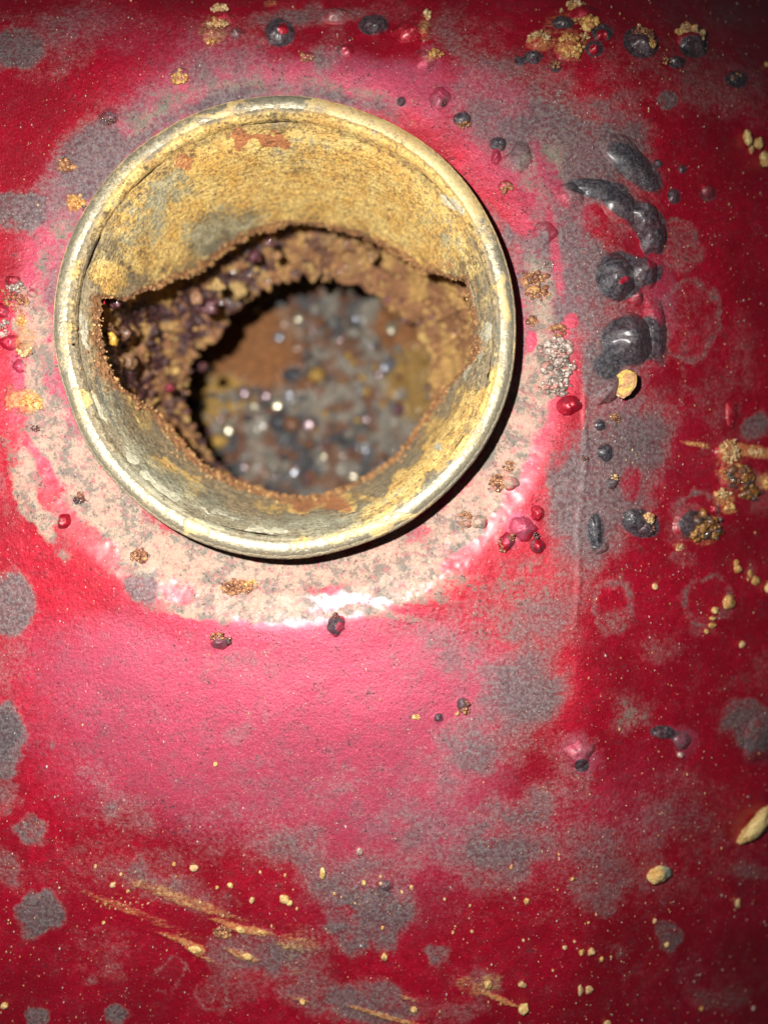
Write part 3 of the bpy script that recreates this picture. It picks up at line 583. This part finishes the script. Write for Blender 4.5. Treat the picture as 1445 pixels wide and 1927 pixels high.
vv_, ff_, kk_ = grains(sp, 2, .65, 6)
o = link("collar_nodules", vv_, ff_, INNER, coll, attrs={'col': kk_}); o['kind'] = 'stuff'
# the larger beads of wet rust in the throat, one by one
for px_, py_, dz_, q, cc in [(209,637,-70,13,(.75,.42,.06,.8)),(478,480,-300,15,(.17,.05,.07,1)),(393,575,-280,20,(.16,.055,.07,.9)),(318,730,-290,11,(.30,.03,.06,1)),(240,680,-160,15,(.24,.12,.055,.2)),(410,535,-240,15,(.50,.32,.12,.2)),
                         (450,545,-360,22,(.52,.34,.13,.1)),(505,455,-240,10,(.15,.05,.06,.9)),(215,566,-60,14,(.13,.04,.05,.9)),(380,690,-370,12,(.12,.04,.05,.9)),(235,625,-120,12,(.18,.08,.045,.3)),(370,560,-230,14,(.35,.18,.1,.5)),(700,480,-300,14,(.36,.2,.08,.3)),(520,480,-300,12,(.42,.22,.1,.4))]:
    uu, vv2 = to_plan(px_, py_, dz_)
    a, b, k_ = grains([(uu, vv2, dz_ - 4, q, q, q * .8, *[c * .8 for c in cc[:3]], cc[3])], 3, .75, int(px_))
    link("rust_bead", a, b, INNER, coll, origin=(uu, vv2, dz_), attrs={'col': k_})

# --- bottom of the tank, deep inside, and the closing side
ZF = -750.0
fx = axis(-1000, 2450, -60, 1100, 6, 90); fy = axis(-1000, 2950, 60, 1120, 6, 90)
U5, V5 = np.meshgrid(fx, fy); s5 = U5.shape; U5, V5 = U5.ravel(), V5.ravel()
P5x, P5y = to_px(U5, V5, ZF)
disc = lambda x, y, rx, ry, s=.25: 1 - sstep(1 - s, 1 + s, np.hypot((P5x - x) / rx, (P5y - y) / ry) + .5 * (fbm(U5 / 60, V5 / 60, seed=91, octv=3) - .5))
brown = np.clip(disc(470, 650, 92, 86) + disc(760, 615, 60, 50), 0, 1); yelw = np.clip(disc(415, 745, 60, 40) + .8 * disc(790, 720, 60, 70), 0, 1); dkk = disc(830, 690, 22, 70)
Z5 = ZF + (60 * (fbm(U5 / 60, V5 / 60, seed=92, octv=4) - .5) + 7 * (fbm(U5 / 12, V5 / 12, seed=93, octv=2) - .5)) * (1 - .85 * disc(462, 645, 84, 72))
gb = sstep(.4, .62, fbm(U5 / 70, V5 / 70, seed=94, octv=3))[:, None]
gb2 = sstep(.5, .6, fbm(U5 / 38, V5 / 38, seed=95, octv=3))[:, None]
kc = np.array([.070, .070, .075]) * (1 - gb) + np.array([.25, .22, .18]) * gb
kc = kc * (1 - .8 * gb2) + np.array([.17, .065, .03]) * .8 * gb2
kc = kc * (1 - brown[:, None]) + np.array([.26, .105, .035]) * brown[:, None]
kc = kc * (1 - yelw[:, None]) + np.array([.36, .21, .05]) * yelw[:, None]
kc = kc * (1 - dkk[:, None]) + np.array([.05, .055, .06]) * dkk[:, None]
bot = link("tank_bottom", np.stack([U5, V5, Z5], 1), grid_faces(*s5)[:, ::-1], FLOOR, tank, attrs={'col': np.concatenate([kc, (.12 + 0 * brown)[:, None]], 1)})
edge_s = [(x, ay[0]) for x in ax] + [(ax[-1], y) for y in ay[1:]] + [(x, ay[-1]) for x in ax[::-1][1:]] + [(ax[0], y) for y in ay[::-1][1:-1]]
es = np.array(edge_s); ez = surf(es[:, 0], es[:, 1]); sv = [np.stack([es[:, 0], es[:, 1], ez + (ZF - 20 - ez) * q], 1) for q in (0, .5, 1)]
sv = np.concatenate(sv); sm1, sm2 = paint_masks(sv[:, 0] + sv[:, 2], sv[:, 1] - sv[:, 2])
link("side_panel", sv, grid_faces(3, len(es), wrap=True), PAINT, tank, attrs={'m1': sm1, 'm2': sm2})
# debris on the bottom
sp = []
for i in range(380):
    x, y = rng.uniform(330, 850), rng.uniform(500, 950)
    if math.hypot((x - 470) / 92, (y - 650) / 86) < .98 and rng.random() < .93: continue
    uu, vv2 = to_plan(x, y, ZF); q = rng.uniform(4, 13) * (2.0 if rng.random() < .12 else 1)
    cc = [(.11,.11,.115,.4),(.22,.19,.155,.3),(.46,.27,.06,.1),(.19,.075,.03,.2),(.05,.05,.06,.25),(.11,.03,.04,.3),(.22,.21,.20,.2)][rng.choice(7, p=[.22,.24,.13,.13,.1,.06,.12])]
    sp.append((uu, vv2, ZF + 5, q * rng.uniform(.8, 1.4), q, q * rng.uniform(.4, .8), *cc))
a, b, k_ = grains(sp, 2, .5, 8)
o = link("bottom_debris", a, b, FLOOR, bot, attrs={'col': k_}); o['kind'] = 'stuff'
for px_, py_, q in [(385,693,26),(482,580,15),(526,635,17),(562,599,17),(737,619,19),(726,691,21),(713,706,13),(748,743,14),(582,799,19),(640,876,13),(690,790,15),(690,848,15),(554,890,15),(665,898,15),(460,740,20),(478,765,17),(500,745,16),(522,762,18),(545,745,14),(430,810,17),(460,880,10),(610,860,10),(520,900,10),(640,640,9),(670,600,9),(700,650,9),(415,790,10),(590,625,9)]:
    uu, vv2 = to_plan(px_, py_, ZF)
    cc = [(.30,.31,.36,.75),(.28,.20,.22,.7),(.34,.30,.22,.7)][rng.integers(3)]
    a, b, k_ = grains([(uu, vv2, ZF + 8, q, q * rng.uniform(.8, 1.2), q * .42, *cc)], 3, .22, int(px_ + py_))
    link("wet_flake", a, b, WET, bot, origin=(uu, vv2, ZF + 8), attrs={'col': k_})

# ------------------------------------------------------------------ blisters: domes of the same paint
def blister(px, py, rx, ry, rot, h, label=None, lumpy=.30, flat=1.1, seed=0):
    cu, cv, cz = on_surf(px, py)
    nr, nc = (20, 44) if max(rx, ry) > 24 else (12, 26)
    rr_ = np.linspace(0, 1, nr)[1:, None]; an = np.linspace(0, 2 * math.pi, nc, endpoint=False)[None, :]
    sd = seed or int(px * 3 + py)
    wobx = 1 + .36 * (fbm(np.cos(an) * 1.3 + sd, np.sin(an) * 1.3 + sd, seed=sd % 50, octv=3) - .5) * 2
    lx = np.concatenate([[0], (rr_ * np.cos(an) * wobx * rx).ravel()]); ly = np.concatenate([[0], (rr_ * np.sin(an) * wobx * ry).ravel()])
    rf = np.concatenate([[0], (rr_ + 0 * an).ravel()])
    a = math.radians(rot); du = lx * math.cos(a) - ly * math.sin(a); dv = lx * math.sin(a) + ly * math.cos(a)
    uu, vv2 = cu + du, cv + dv
    prof = (1 - rf ** 2) ** flat
    base = surf(uu, vv2)
    ln = fbm(du / (max(rx, ry) * .55) + sd, dv / (max(rx, ry) * .55) - sd, seed=sd % 31, octv=2) - .5
    zz = base + h * prof * (1 + 2 * lumpy * ln) - 1.2 * sstep(.8, 1, rf) + .8 * (fbm(uu / 5, vv2 / 5, seed=3, octv=2) - .5) * (1 - rf) + 1.2
    px_, py_ = to_px(uu, vv2, zz)
    M1, M2 = paint_masks(px_, py_)
    tris = np.stack([np.zeros(nc, int), 1 + (np.arange(nc) + 1) % nc, 1 + np.arange(nc)], 1)
    q = grid_faces(nr - 1, nc, wrap=True) + 1
    o = link("paint_blister", np.stack([uu, vv2, zz], 1), [tris, q], PAINT, tank, origin=(cu, cv, cz), attrs={'m1': M1, 'm2': M2})
    if label: o['label'] = label
    return o
B = [
 (415,35,24,22,0,14),(398,66,20,20,0,12),(445,65,16,14,0,11),(527,65,30,27,0,20,"dark glossy blister with a red spot"),(630,30,34,20,0,15,"flat grey blister"),(705,50,28,22,0,22,"black glossy blister"),(650,95,16,15,0,9),(580,108,14,11,0,6),
 (768,62,30,24,0,20,"olive grey glossy blister"),(798,58,14,22,0,12),(800,112,20,20,0,11),(340,142,18,16,0,8),(205,220,20,17,0,8),(755,192,9,9,0,7),(827,185,20,22,0,12),(870,224,17,14,0,9),(937,272,16,15,0,11),(933,296,10,13,0,10,"small glossy red blister"),(975,300,26,30,0,12),
 (1025,440,22,22,0,10),(950,350,14,10,0,5),(1010,82,24,19,0,12),(1003,106,15,12,0,11),(1070,90,28,27,0,14),(1060,45,18,11,0,9),(1133,65,18,15,0,12,"red blister in a black ring"),(1117,93,17,13,0,11),(1205,80,34,28,25,18),(1300,80,32,28,0,20),(1270,116,18,11,0,9),(1095,25,30,22,0,13),
 (1192,310,74,34,42,13,"long dark blister"),(1120,356,44,20,10,7),(1072,368,26,24,0,11),(1170,388,42,28,30,15),(1212,412,42,30,45,26),(1228,448,28,34,10,24),(1160,522,44,46,0,34,"large black domed blister with a highlight"),(1212,512,34,32,0,22),(1196,560,18,16,0,14),
 (1188,640,56,50,0,32,"large folded black blister"),(1232,622,30,62,-10,16),(1145,735,40,20,-45,20,"tube shaped grey blister"),(1238,308,9,9,0,6),(1283,318,9,9,0,6),(1268,370,13,15,0,8),(1330,360,16,16,0,8),
 (1128,800,13,10,0,7),(1138,853,16,18,0,12),(1152,908,13,13,0,10),(1012,966,15,15,0,10),(985,995,26,26,0,14,"round pink blister"),(951,1022,16,19,0,13),(1011,1027,15,16,0,12),(960,910,16,15,0,8),(900,982,18,15,0,6),(873,978,16,16,0,8),
 (1196,978,30,26,25,15),(1215,992,20,16,20,12),(1120,1000,13,34,-8,9),(1128,1030,18,12,0,8),(1070,763,26,20,-20,13,"glossy pink blister"),(632,1178,18,18,0,16,"dark round blister with a rust stalk"),(413,1207,19,16,0,12),(122,980,13,15,0,10),
 (870,1325,13,15,0,8),(825,1350,9,8,0,6),(1090,1420,28,30,20,13,"purple blister with a dark pit"),(1250,1378,24,13,0,8),(1282,1394,20,18,0,11),(1425,1395,44,50,0,7),(25,530,15,12,0,9),(62,553,10,10,0,7),(20,646,18,16,0,11,"bright red glossy blister"),(50,655,20,18,0,10),
 (38,690,14,14,0,6),(4,585,12,14,0,8),(1290,985,34,28,0,14),(1384,900,48,40,0,16),(1366,850,26,28,0,12),(1345,958,12,9,0,7),(1310,470,1,1,0,.1),(1375,780,14,30,0,6),(1385,150,18,14,0,7),(1210,1650,1,1,0,.1),(726,1667,14,11,0,8),(755,820,1,1,0,.1),(1060,585,1,1,0,.1),
]
for b in B:
    if b[2] > 2: blister(*b[:6], label=b[6] if len(b) > 6 else None)

# ------------------------------------------------------------------ rust scabs breaking through the paint
PALS = {'tan': ([(.62,.40,.19),(.55,.30,.12),(.66,.47,.25),(.40,.19,.07)], .15), 'brown': ([(.26,.10,.045),(.36,.16,.07),(.17,.06,.035),(.45,.22,.09)], .55),
        'dark': ([(.07,.025,.025),(.12,.04,.03),(.05,.04,.045),(.20,.07,.04)], .9), 'white': ([(.42,.32,.28),(.52,.42,.36),(.42,.19,.16),(.22,.17,.14),(.30,.25,.22)], 1.0),
        'amber': ([(.30,.12,.025),(.16,.065,.03),(.38,.18,.05),(.08,.05,.04)], .95), 'yellow': ([(.75,.50,.16),(.58,.31,.09),(.80,.60,.26)], .05), 'gold': ([(.60,.32,.09),(.46,.20,.055),(.68,.42,.15)], .25)}
def cluster(px, py, rx, ry, n, size, pal, z0=0, rot=0, stack=1.0, seed=1, zlift=None):
    cu, cv, cz = on_surf(px, py); cols, gl = PALS[pal]; r_ = np.random.default_rng(seed * 97 + int(px)); out = []
    a = math.radians(rot)
    for i in range(int(n * 1.7)):
        q = math.sqrt(r_.random()) * (1 + .25 * r_.normal() * (r_.random() < .3)); t = r_.uniform(0, 6.283); lx, ly = q * rx * math.cos(t), q * ry * math.sin(t)
        uu, vv2 = cu + lx * math.cos(a) - ly * math.sin(a), cv + lx * math.sin(a) + ly * math.cos(a)
        s_ = .82 * size * r_.uniform(.3, 1.1) * (1.7 if r_.random() < .12 else 1); zz = float(surf(uu, vv2)) + z0 + s_ * .1 + stack * size * (1 - q) * r_.uniform(0, 1.6)
        c = cols[r_.integers(len(cols))]; k = r_.uniform(.8, 1.15)
        out.append((uu, vv2, zz, s_, s_, s_ * r_.uniform(.7, 1.1), c[0] * k, c[1] * k, c[2] * k, gl * r_.uniform(.4, 1.1)))
    return out, (cu, cv, cz)
SC = [
 (415,22,16,9,30,4,'tan',9),(412,48,18,10,30,4,'tan',6),(398,62,10,10,22,3.6,'brown',8),(400,80,9,6,14,3.4,'gold',3),(340,148,15,11,40,3.4,'gold',4),(208,226,13,9,28,3.2,'dark',4),(125,312,16,12,44,3.4,'brown',0),(143,381,16,13,46,3.8,'gold',0),(160,393,5,4,6,3,'dark',1),
 (579,110,12,8,26,3.2,'brown',3),(815,105,18,9,28,3.4,'gold',5),(806,30,8,9,14,3.6,'tan',2),(833,195,5,8,10,2.6,'dark',8),(872,236,13,6,24,3,'brown',3),(952,353,13,9,30,3.4,'brown',2),(940,276,6,4,8,2.6,'dark',6),
 (1084,16,20,12,44,4.6,'tan',6),(1105,45,17,15,46,4.6,'gold',5),(1098,72,8,8,14,3.6,'tan',5),(1012,76,20,14,46,4.6,'tan',6),(1072,92,22,24,70,5,'gold',7),(1043,124,10,8,18,3.4,'brown',3),(1208,70,20,16,50,4.2,'brown',10),(1220,90,10,9,20,4,'gold',12),(1298,68,26,20,90,4.6,'tan',12),(1274,66,8,6,10,4,'yellow',8),
 (1385,148,14,9,20,3,'brown',3),(1003,525,22,14,44,4,'brown',0),(1008,550,20,14,40,4.2,'brown',0),(1000,604,9,10,16,3.4,'brown',0),(1050,622,16,12,32,4,'brown',1),(1046,655,30,18,54,5.2,'white',1),(1050,690,30,22,66,6,'white',2),(1045,728,28,18,44,5.4,'white',1),(1030,500,12,5,12,3,'white',1),
 (1156,787,10,9,24,3,'brown',3),(1155,898,7,7,12,3,'tan',8),(958,878,12,10,28,3.2,'brown',0),(938,908,18,16,60,3.4,'brown',0),(875,978,11,15,46,3.4,'brown',3),(945,1026,7,14,28,3.4,'brown',4),(960,1012,6,6,9,3,'brown',8),(1008,1010,5,7,14,3,'dark',7),(1217,975,12,9,28,3.6,'tan',8),(1222,996,6,6,10,3.4,'dark',7),
 (1325,985,28,20,44,7,'amber',6),(1312,1003,24,14,34,6,'amber',4),(1345,1000,16,14,24,6,'amber',3),(1388,900,34,24,60,7,'amber',8),(1405,925,30,14,36,6,'amber',3),(1370,850,24,24,50,5,'tan',7),(1362,930,16,14,24,4.4,'tan',1),(1422,850,24,9,40,3.6,'tan',0),(1442,910,10,12,20,4.4,'gold',0),(1375,955,16,6,20,3.6,'gold',0),
 (632,1160,6,9,22,2.8,'dark',7),(410,1197,14,7,32,3,'brown',8),(430,1206,6,6,12,3.4,'dark',4),(262,1046,17,12,40,4,'brown',0),(268,1050,10,9,16,3.8,'dark',1),(150,942,13,6,16,4,'dark',0),(153,932,6,5,8,3.6,'brown',1),(446,1105,30,15,130,3.4,'brown',0),(472,1100,12,10,26,3.2,'gold',0),
 (875,1330,10,12,24,3.2,'brown',4),(860,1342,5,4,6,3,'tan',0),(783,1350,8,5,14,2.6,'yellow',0),(1008,548,6,5,8,3.4,'gold',5),(60,755,22,14,36,4,'gold',0),(50,662,13,12,24,4,'tan',6),(42,605,9,10,16,3.6,'gold',0),(75,765,8,6,10,4,'yellow',2),(30,540,18,10,20,4,'white',0),(68,806,9,5,10,2.8,'dark',0),
 (420,1754,16,13,34,4,'brown',0),(28,560,26,24,34,4,'brown',0),(8,620,10,18,18,4,'white',0),(1310,836,26,4,26,2.6,'gold',0),(1278,1030,10,6,16,2.8,'tan',0),(660,450,1,1,0,1,'tan',0),(1100,862,7,6,10,3,'dark',1),(1250,118,10,7,12,3,'brown',6),(230,1700,60,14,24,2.2,'tan',0),
]
for n, s in enumerate(SC):
    if s[4] < 3: continue
    sp, org = cluster(s[0], s[1], s[2], s[3], s[4], s[5], s[6], s[7], seed=n + 1)
    a, b, k_ = grains(sp, 2 if s[5] > 3.3 else 1, .85, n)
    link("rust_scab", a, b, RUST, tank, origin=org, attrs={'col': k_})
# a torn coin of tan scale standing on the tube shaped blister
cu, cv, cz = on_surf(1168, 725)
V0, F0 = ICO[4]; q = V0 * np.array([19, 27, 3.2]); q = q + (6 * (fbm(V0[:, 0] * 3 + 5, V0[:, 1] * 3 + 5, V0[:, 2] * 3, seed=4, octv=4) - .5))[:, None] * V0
oa = np.arctan2(V0[:, 1], V0[:, 0]); q[:, :2] *= (1 + .42 * (fbm(np.cos(oa) * 2 + 7, np.sin(oa) * 2 + 7, seed=13, octv=4) - .5))[:, None]; q[:, 2] += 5 * (fbm(V0[:, 0] * 2 + 3, V0[:, 1] * 2 + 3, seed=14, octv=3) - .5)
ca, sa = math.cos(.35), math.sin(.35); q = np.stack([q[:, 0] * ca - q[:, 1] * sa, q[:, 0] * sa + q[:, 1] * ca, q[:, 2] + .55 * q[:, 0]], 1) + np.array([cu, cv, cz + 20])
tn = sstep(.52, .64, fbm(V0[:, 0] * 2.2 + 3, V0[:, 1] * 2.2, V0[:, 2] * 2, seed=9, octv=3))[:, None]
kc = np.array([[.50,.26,.11]]) * (1 - tn) + np.array([[.66,.45,.11]]) * tn
o = link("scale_flake", q, F0, RUST, tank, origin=(cu, cv, cz), attrs={'col': np.concatenate([kc, .25 + 0 * tn], 1)}); o['label'] = "tan scale flake with yellow torn edge"

# ------------------------------------------------------------------ loose crumbs lying on the paint: each a thing of its own
def crumb(px, py, rx, ry, rot, hgt, pal, label, group=None, name="rust_crumb", sub=3, seed=0, second=None):
    cu, cv, cz = on_surf(px, py); cols, gl = PALS[pal]
    V0, F0 = ICO[sub]; sd = seed or int(px + 7 * py)
    q = V0.copy(); n = fbm(q[:, 0] * 1.3 + sd, q[:, 1] * 1.3, q[:, 2] * 1.3 + 3, seed=sd % 40, octv=5) - .5
    n2_ = np.abs(fbm(q[:, 0] * 4 + sd, q[:, 1] * 4, q[:, 2] * 4 + 3, seed=sd % 37, octv=2) - .5)
    q = q * (1 + .95 * n - .35 * n2_)[:, None] * np.array([rx, ry, hgt])
    a = math.radians(rot); q = np.stack([q[:, 0] * math.cos(a) - q[:, 1] * math.sin(a), q[:, 0] * math.sin(a) + q[:, 1] * math.cos(a), q[:, 2]], 1)
    q = q + np.array([cu, cv, 0]); q[:, 2] += surf(q[:, 0], q[:, 1]) + hgt * .55
    t = np.clip(.5 + 2.2 * n, 0, 1)[:, None]; kc = np.array([cols[1]]) * (1 - t) + np.array([cols[2]]) * t
    if second:
        m = sstep(0.1, .5, ((q[:, 0] - cu) * second[0] + (q[:, 1] - cv) * second[1]) / max(rx, ry))[:, None]; kc = kc * (1 - m) + np.array([second[2]]) * m
    o = link(name, q, F0, LOOSE, None, origin=(cu, cv, cz), attrs={'col': np.concatenate([kc, gl + 0 * t], 1)})
    o['label'] = label; o['category'] = 'rust crumb' if 'crumb' in name else 'rust lump'
    if group: o['group'] = group
    return o
crumb(1418, 1552, 56, 19, -38, 14, 'yellow', "long yellow rust lump cut by the right edge of the photo", name="rust_lump", sub=4)
crumb(1237, 1643, 27, 17, -4, 11, 'yellow', "yellow rust lump with a grey green end on the lower right paint", name="rust_lump", sub=4, second=(1, -.1, (.26, .27, .20)))
crumb(1404, 262, 10, 15, -15, 9, 'yellow', "upper pale yellow crumb of the chain at the right edge near the top", "yellow crumbs in a chain at upper right")
crumb(1424, 273, 12, 13, 10, 9, 'yellow', "middle lumpy yellow crumb of the chain at the right edge near the top", "yellow crumbs in a chain at upper right")
crumb(1437, 302, 14, 14, 0, 11, 'yellow', "largest and lowest yellow crumb of the chain at the upper right edge", "yellow crumbs in a chain at upper right")
crumb(1412, 283, 6, 8, 0, 5, 'tan', "small brown crumb between the yellow ones at the upper right edge", "yellow crumbs in a chain at upper right")
crumb(1441, 122, 6, 6, 0, 5, 'yellow', "tiny yellow crumb alone at the right edge below the top corner")
crumb(1384, 1060, 8, 8, 0, 5, 'gold', "top orange crumb right of the dark glossy rust scabs", "orange crumbs strung along the right side")
crumb(1386, 1071, 10, 9, 0, 7, 'gold', "bright orange crumb just under the top one of the right hand string", "orange crumbs strung along the right side")
crumb(1410, 1080, 7, 8, 0, 5, 'gold', "small orange crumb beside a dark purple spot at the right", "orange crumbs strung along the right side")
crumb(1419, 1092, 11, 9, 25, 7, 'gold', "orange crumb left of the one cut by the right edge", "orange crumbs strung along the right side")
crumb(1443, 1106, 9, 12, 0, 8, 'yellow', "yellow crumb cut by the right edge beside the orange string", "orange crumbs strung along the right side")
crumb(1369, 1132, 15, 13, -20, 8, 'gold', "largest knobbly orange crumb by the grey ring stain at right", "orange crumbs stepping down by the grey ring stain", sub=4)
crumb(1343, 1148, 8, 7, 20, 6, 'yellow', "second orange crumb down beside the grey ring stain", "orange crumbs stepping down by the grey ring stain")
crumb(1339, 1163, 9, 5, 0, 5, 'gold', "flat third orange crumb down beside the grey ring stain", "orange crumbs stepping down by the grey ring stain")
crumb(1338, 1176, 10, 6, 0, 5, 'gold', "fourth orange crumb down beside the grey ring stain", "orange crumbs stepping down by the grey ring stain")
crumb(1328, 1188, 6, 5, 0, 4, 'gold', "lowest and smallest crumb of the steps by the grey ring stain", "orange crumbs stepping down by the grey ring stain")
crumb(1394, 1212, 8, 8, 0, 6, 'tan', "tan crumb alone below the orange steps at the right")
crumb(1231, 1104, 6, 6, 0, 4, 'tan', "small tan crumb with a smear below it, right of the crease")
crumb(1279, 1420, 9, 6, 30, 5, 'white', "white glinting crumb under a purple blister")
crumb(1386, 1698, 6, 10, 0, 6, 'tan', "upright pinkish tan crumb at the lower right")
crumb(1231, 1732, 5, 6, 0, 4, 'tan', "small tan crumb above a round grey stain at the lower right")
crumb(1253, 1777, 6, 6, 0, 5, 'yellow', "small yellow crumb on a round grey stain at the lower right")
crumb(983, 1895, 11, 11, 0, 8, 'yellow', "blocky yellow crumb at the end of a rust smear, bottom centre")
crumb(916, 1850, 8, 11, 0, 7, 'yellow', "olive yellow crumb on a grey stain near the bottom")
crumb(981, 1851, 8, 7, 0, 5, 'tan', "round pale crumb above the blocky yellow one at the bottom")
crumb(1093, 1790, 6, 7, 0, 5, 'gold', "orange crumb touching a pale one near the bottom, right of centre")
crumb(1111, 1789, 8, 8, 0, 6, 'tan', "pale crumb touching an orange one near the bottom, right of centre")
crumb(1131, 1804, 5, 6, 0, 4, 'gold', "small orange crumb below right of the touching pair near the bottom")
crumb(1062, 1782, 5, 5, 0, 4, 'tan', "dull tan crumb left of the touching pair near the bottom")
crumb(1091, 1864, 6, 12, 0, 4, 'tan', "left one of two upright pinkish crumbs near the bottom")
crumb(1108, 1861, 9, 8, 0, 4, 'tan', "right one of two pinkish crumbs near the bottom, with a crooked top")
crumb(723, 1798, 7, 8, 0, 6, 'yellow', "bright yellow crumb on red paint under the large grey stain")
crumb(607, 1642, 6, 11, 0, 6, 'yellow', "tall bright yellow crumb above the large grey stain")
crumb(368, 1785, 14, 7, 15, 5, 'yellow', "yellow crumb at the head of the longest rust smear, lower left")
crumb(466, 1799, 11, 7, 15, 5, 'yellow', "yellow crumb on the grey stain right of the longest smear")
crumb(453, 1749, 9, 6, 20, 4, 'yellow', "yellow crumb at the head of the upper smear")
crumb(492, 1752, 9, 4, 15, 4, 'yellow', "flat yellow crumb right of the upper smear")
crumb(536, 1690, 9, 9, 0, 6, 'yellow', "left one of two larger yellow crumbs above the red streak")
crumb(475, 1693, 5, 8, 20, 4, 'tan', "slim tan crumb on grey left of the two larger yellow ones")
crumb(545, 1698, 6, 6, 0, 5, 'yellow', "right one of two larger yellow crumbs above the red streak")
crumb(366, 1632, 8, 7, 0, 5, 'tan', "tan crumb above the upper smear, lower left")
crumb(214, 1664, 6, 6, 0, 4, 'tan', "tan crumb at the start of the rust smears, lower left")
crumb(434, 1665, 6, 6, 10, 4, 'yellow', "small yellow crumb between the smears and the pink paint")
crumb(10, 1891, 7, 6, 0, 5, 'yellow', "square yellow crumb in the lower left corner")
crumb(676, 1601, 7, 8, 0, 5, 'white', "grey white crumb above the large grey stain")
crumb(685, 1660, 5, 5, 0, 4, 'yellow', "yellow crumb on top of the large grey stain")
crumb(570, 1883, 7, 6, 0, 5, 'yellow', "yellow crumb at a thin smear on the bottom, left of centre")
crumb(778, 1898, 8, 7, 20, 5, 'yellow', "pale yellow crumb at a smear on the bottom, centre")
crumb(407, 1437, 4, 5, 0, 4, 'yellow', "tiny yellow crumb alone on pink paint")
crumb(990, 1695, 5, 7, 0, 4, 'gold', "orange crumb alone on dark red, lower centre right")
crumb(1142, 1925, 9, 8, 0, 6, 'tan', "tan crumb cut by the bottom edge, right of centre")
crumb(1416, 1896, 6, 5, 0, 4, 'white', "pale grey crumb near the lower right corner")
crumb(1318, 1897, 5, 5, 0, 4, 'gold', "small orange crumb near the lower right corner, left of the grey one")
r_ = np.random.default_rng(5)
for i in range(42):
    x = r_.uniform(180, 1150); y = 1650 + (x - 180) * .13 + r_.normal(0, 45) * (1 + (x > 800))
    if y > 1930 or y < 1590: continue
    s_ = r_.uniform(1.8, 4.2)
    h_ = s_ * r_.uniform(1, 1.6); pal = ['yellow', 'tan', 'gold'][r_.integers(3)]
    where = 'about the rust smears at lower left' if x < 520 else ('on or beside the large grey stain, bottom centre' if x < 800 else 'on the dark red paint right of the large grey stain')
    crumb(x, y, s_, h_, 0, s_ * .8, pal, "tiny %s rust crumb %s" % ({'yellow': 'yellow', 'tan': 'tan', 'gold': 'orange'}[pal], where), "tiny rust crumbs along the bottom", sub=2)

# fine dust, past counting
sp = []
for i in range(5200):
    x, y = r_.uniform(-20, 1465), r_.uniform(-20, 1950)
    dens = .16 + .5 * (x > 1080) + .55 * (y > 1450) + .3 * (y < 200) + .2 * (x < 250)
    if r_.random() > dens: continue
    if math.hypot(x - 538, y - 617) < 450: continue
    z0 = -10.0; uu, vv2 = to_plan(x, y, z0)
    for _ in range(2): z0 = float(surf(uu, vv2)); uu, vv2 = to_plan(x, y, z0)
    s_ = r_.uniform(.55, 1.35) * (1.7 if r_.random() < .06 else 1); c = [(.66,.47,.25),(.55,.30,.14),(.62,.56,.55),(.58,.24,.12),(.5,.12,.13)][r_.integers(5)]
    sp.append((uu, vv2, z0 + .9, s_, s_ * r_.uniform(1, 2.2), s_, *c, .3))
a, b, k_ = grains(sp, 1, .4, 12)
o = link("rust_dust", a, b, LOOSE, None, attrs={'col': k_}); o['kind'] = 'stuff'; o['label'] = "fine pale and orange rust dust scattered over the red paint"; o['category'] = "dust"
print("tris", sum(len(m.polygons) for m in bpy.data.meshes))
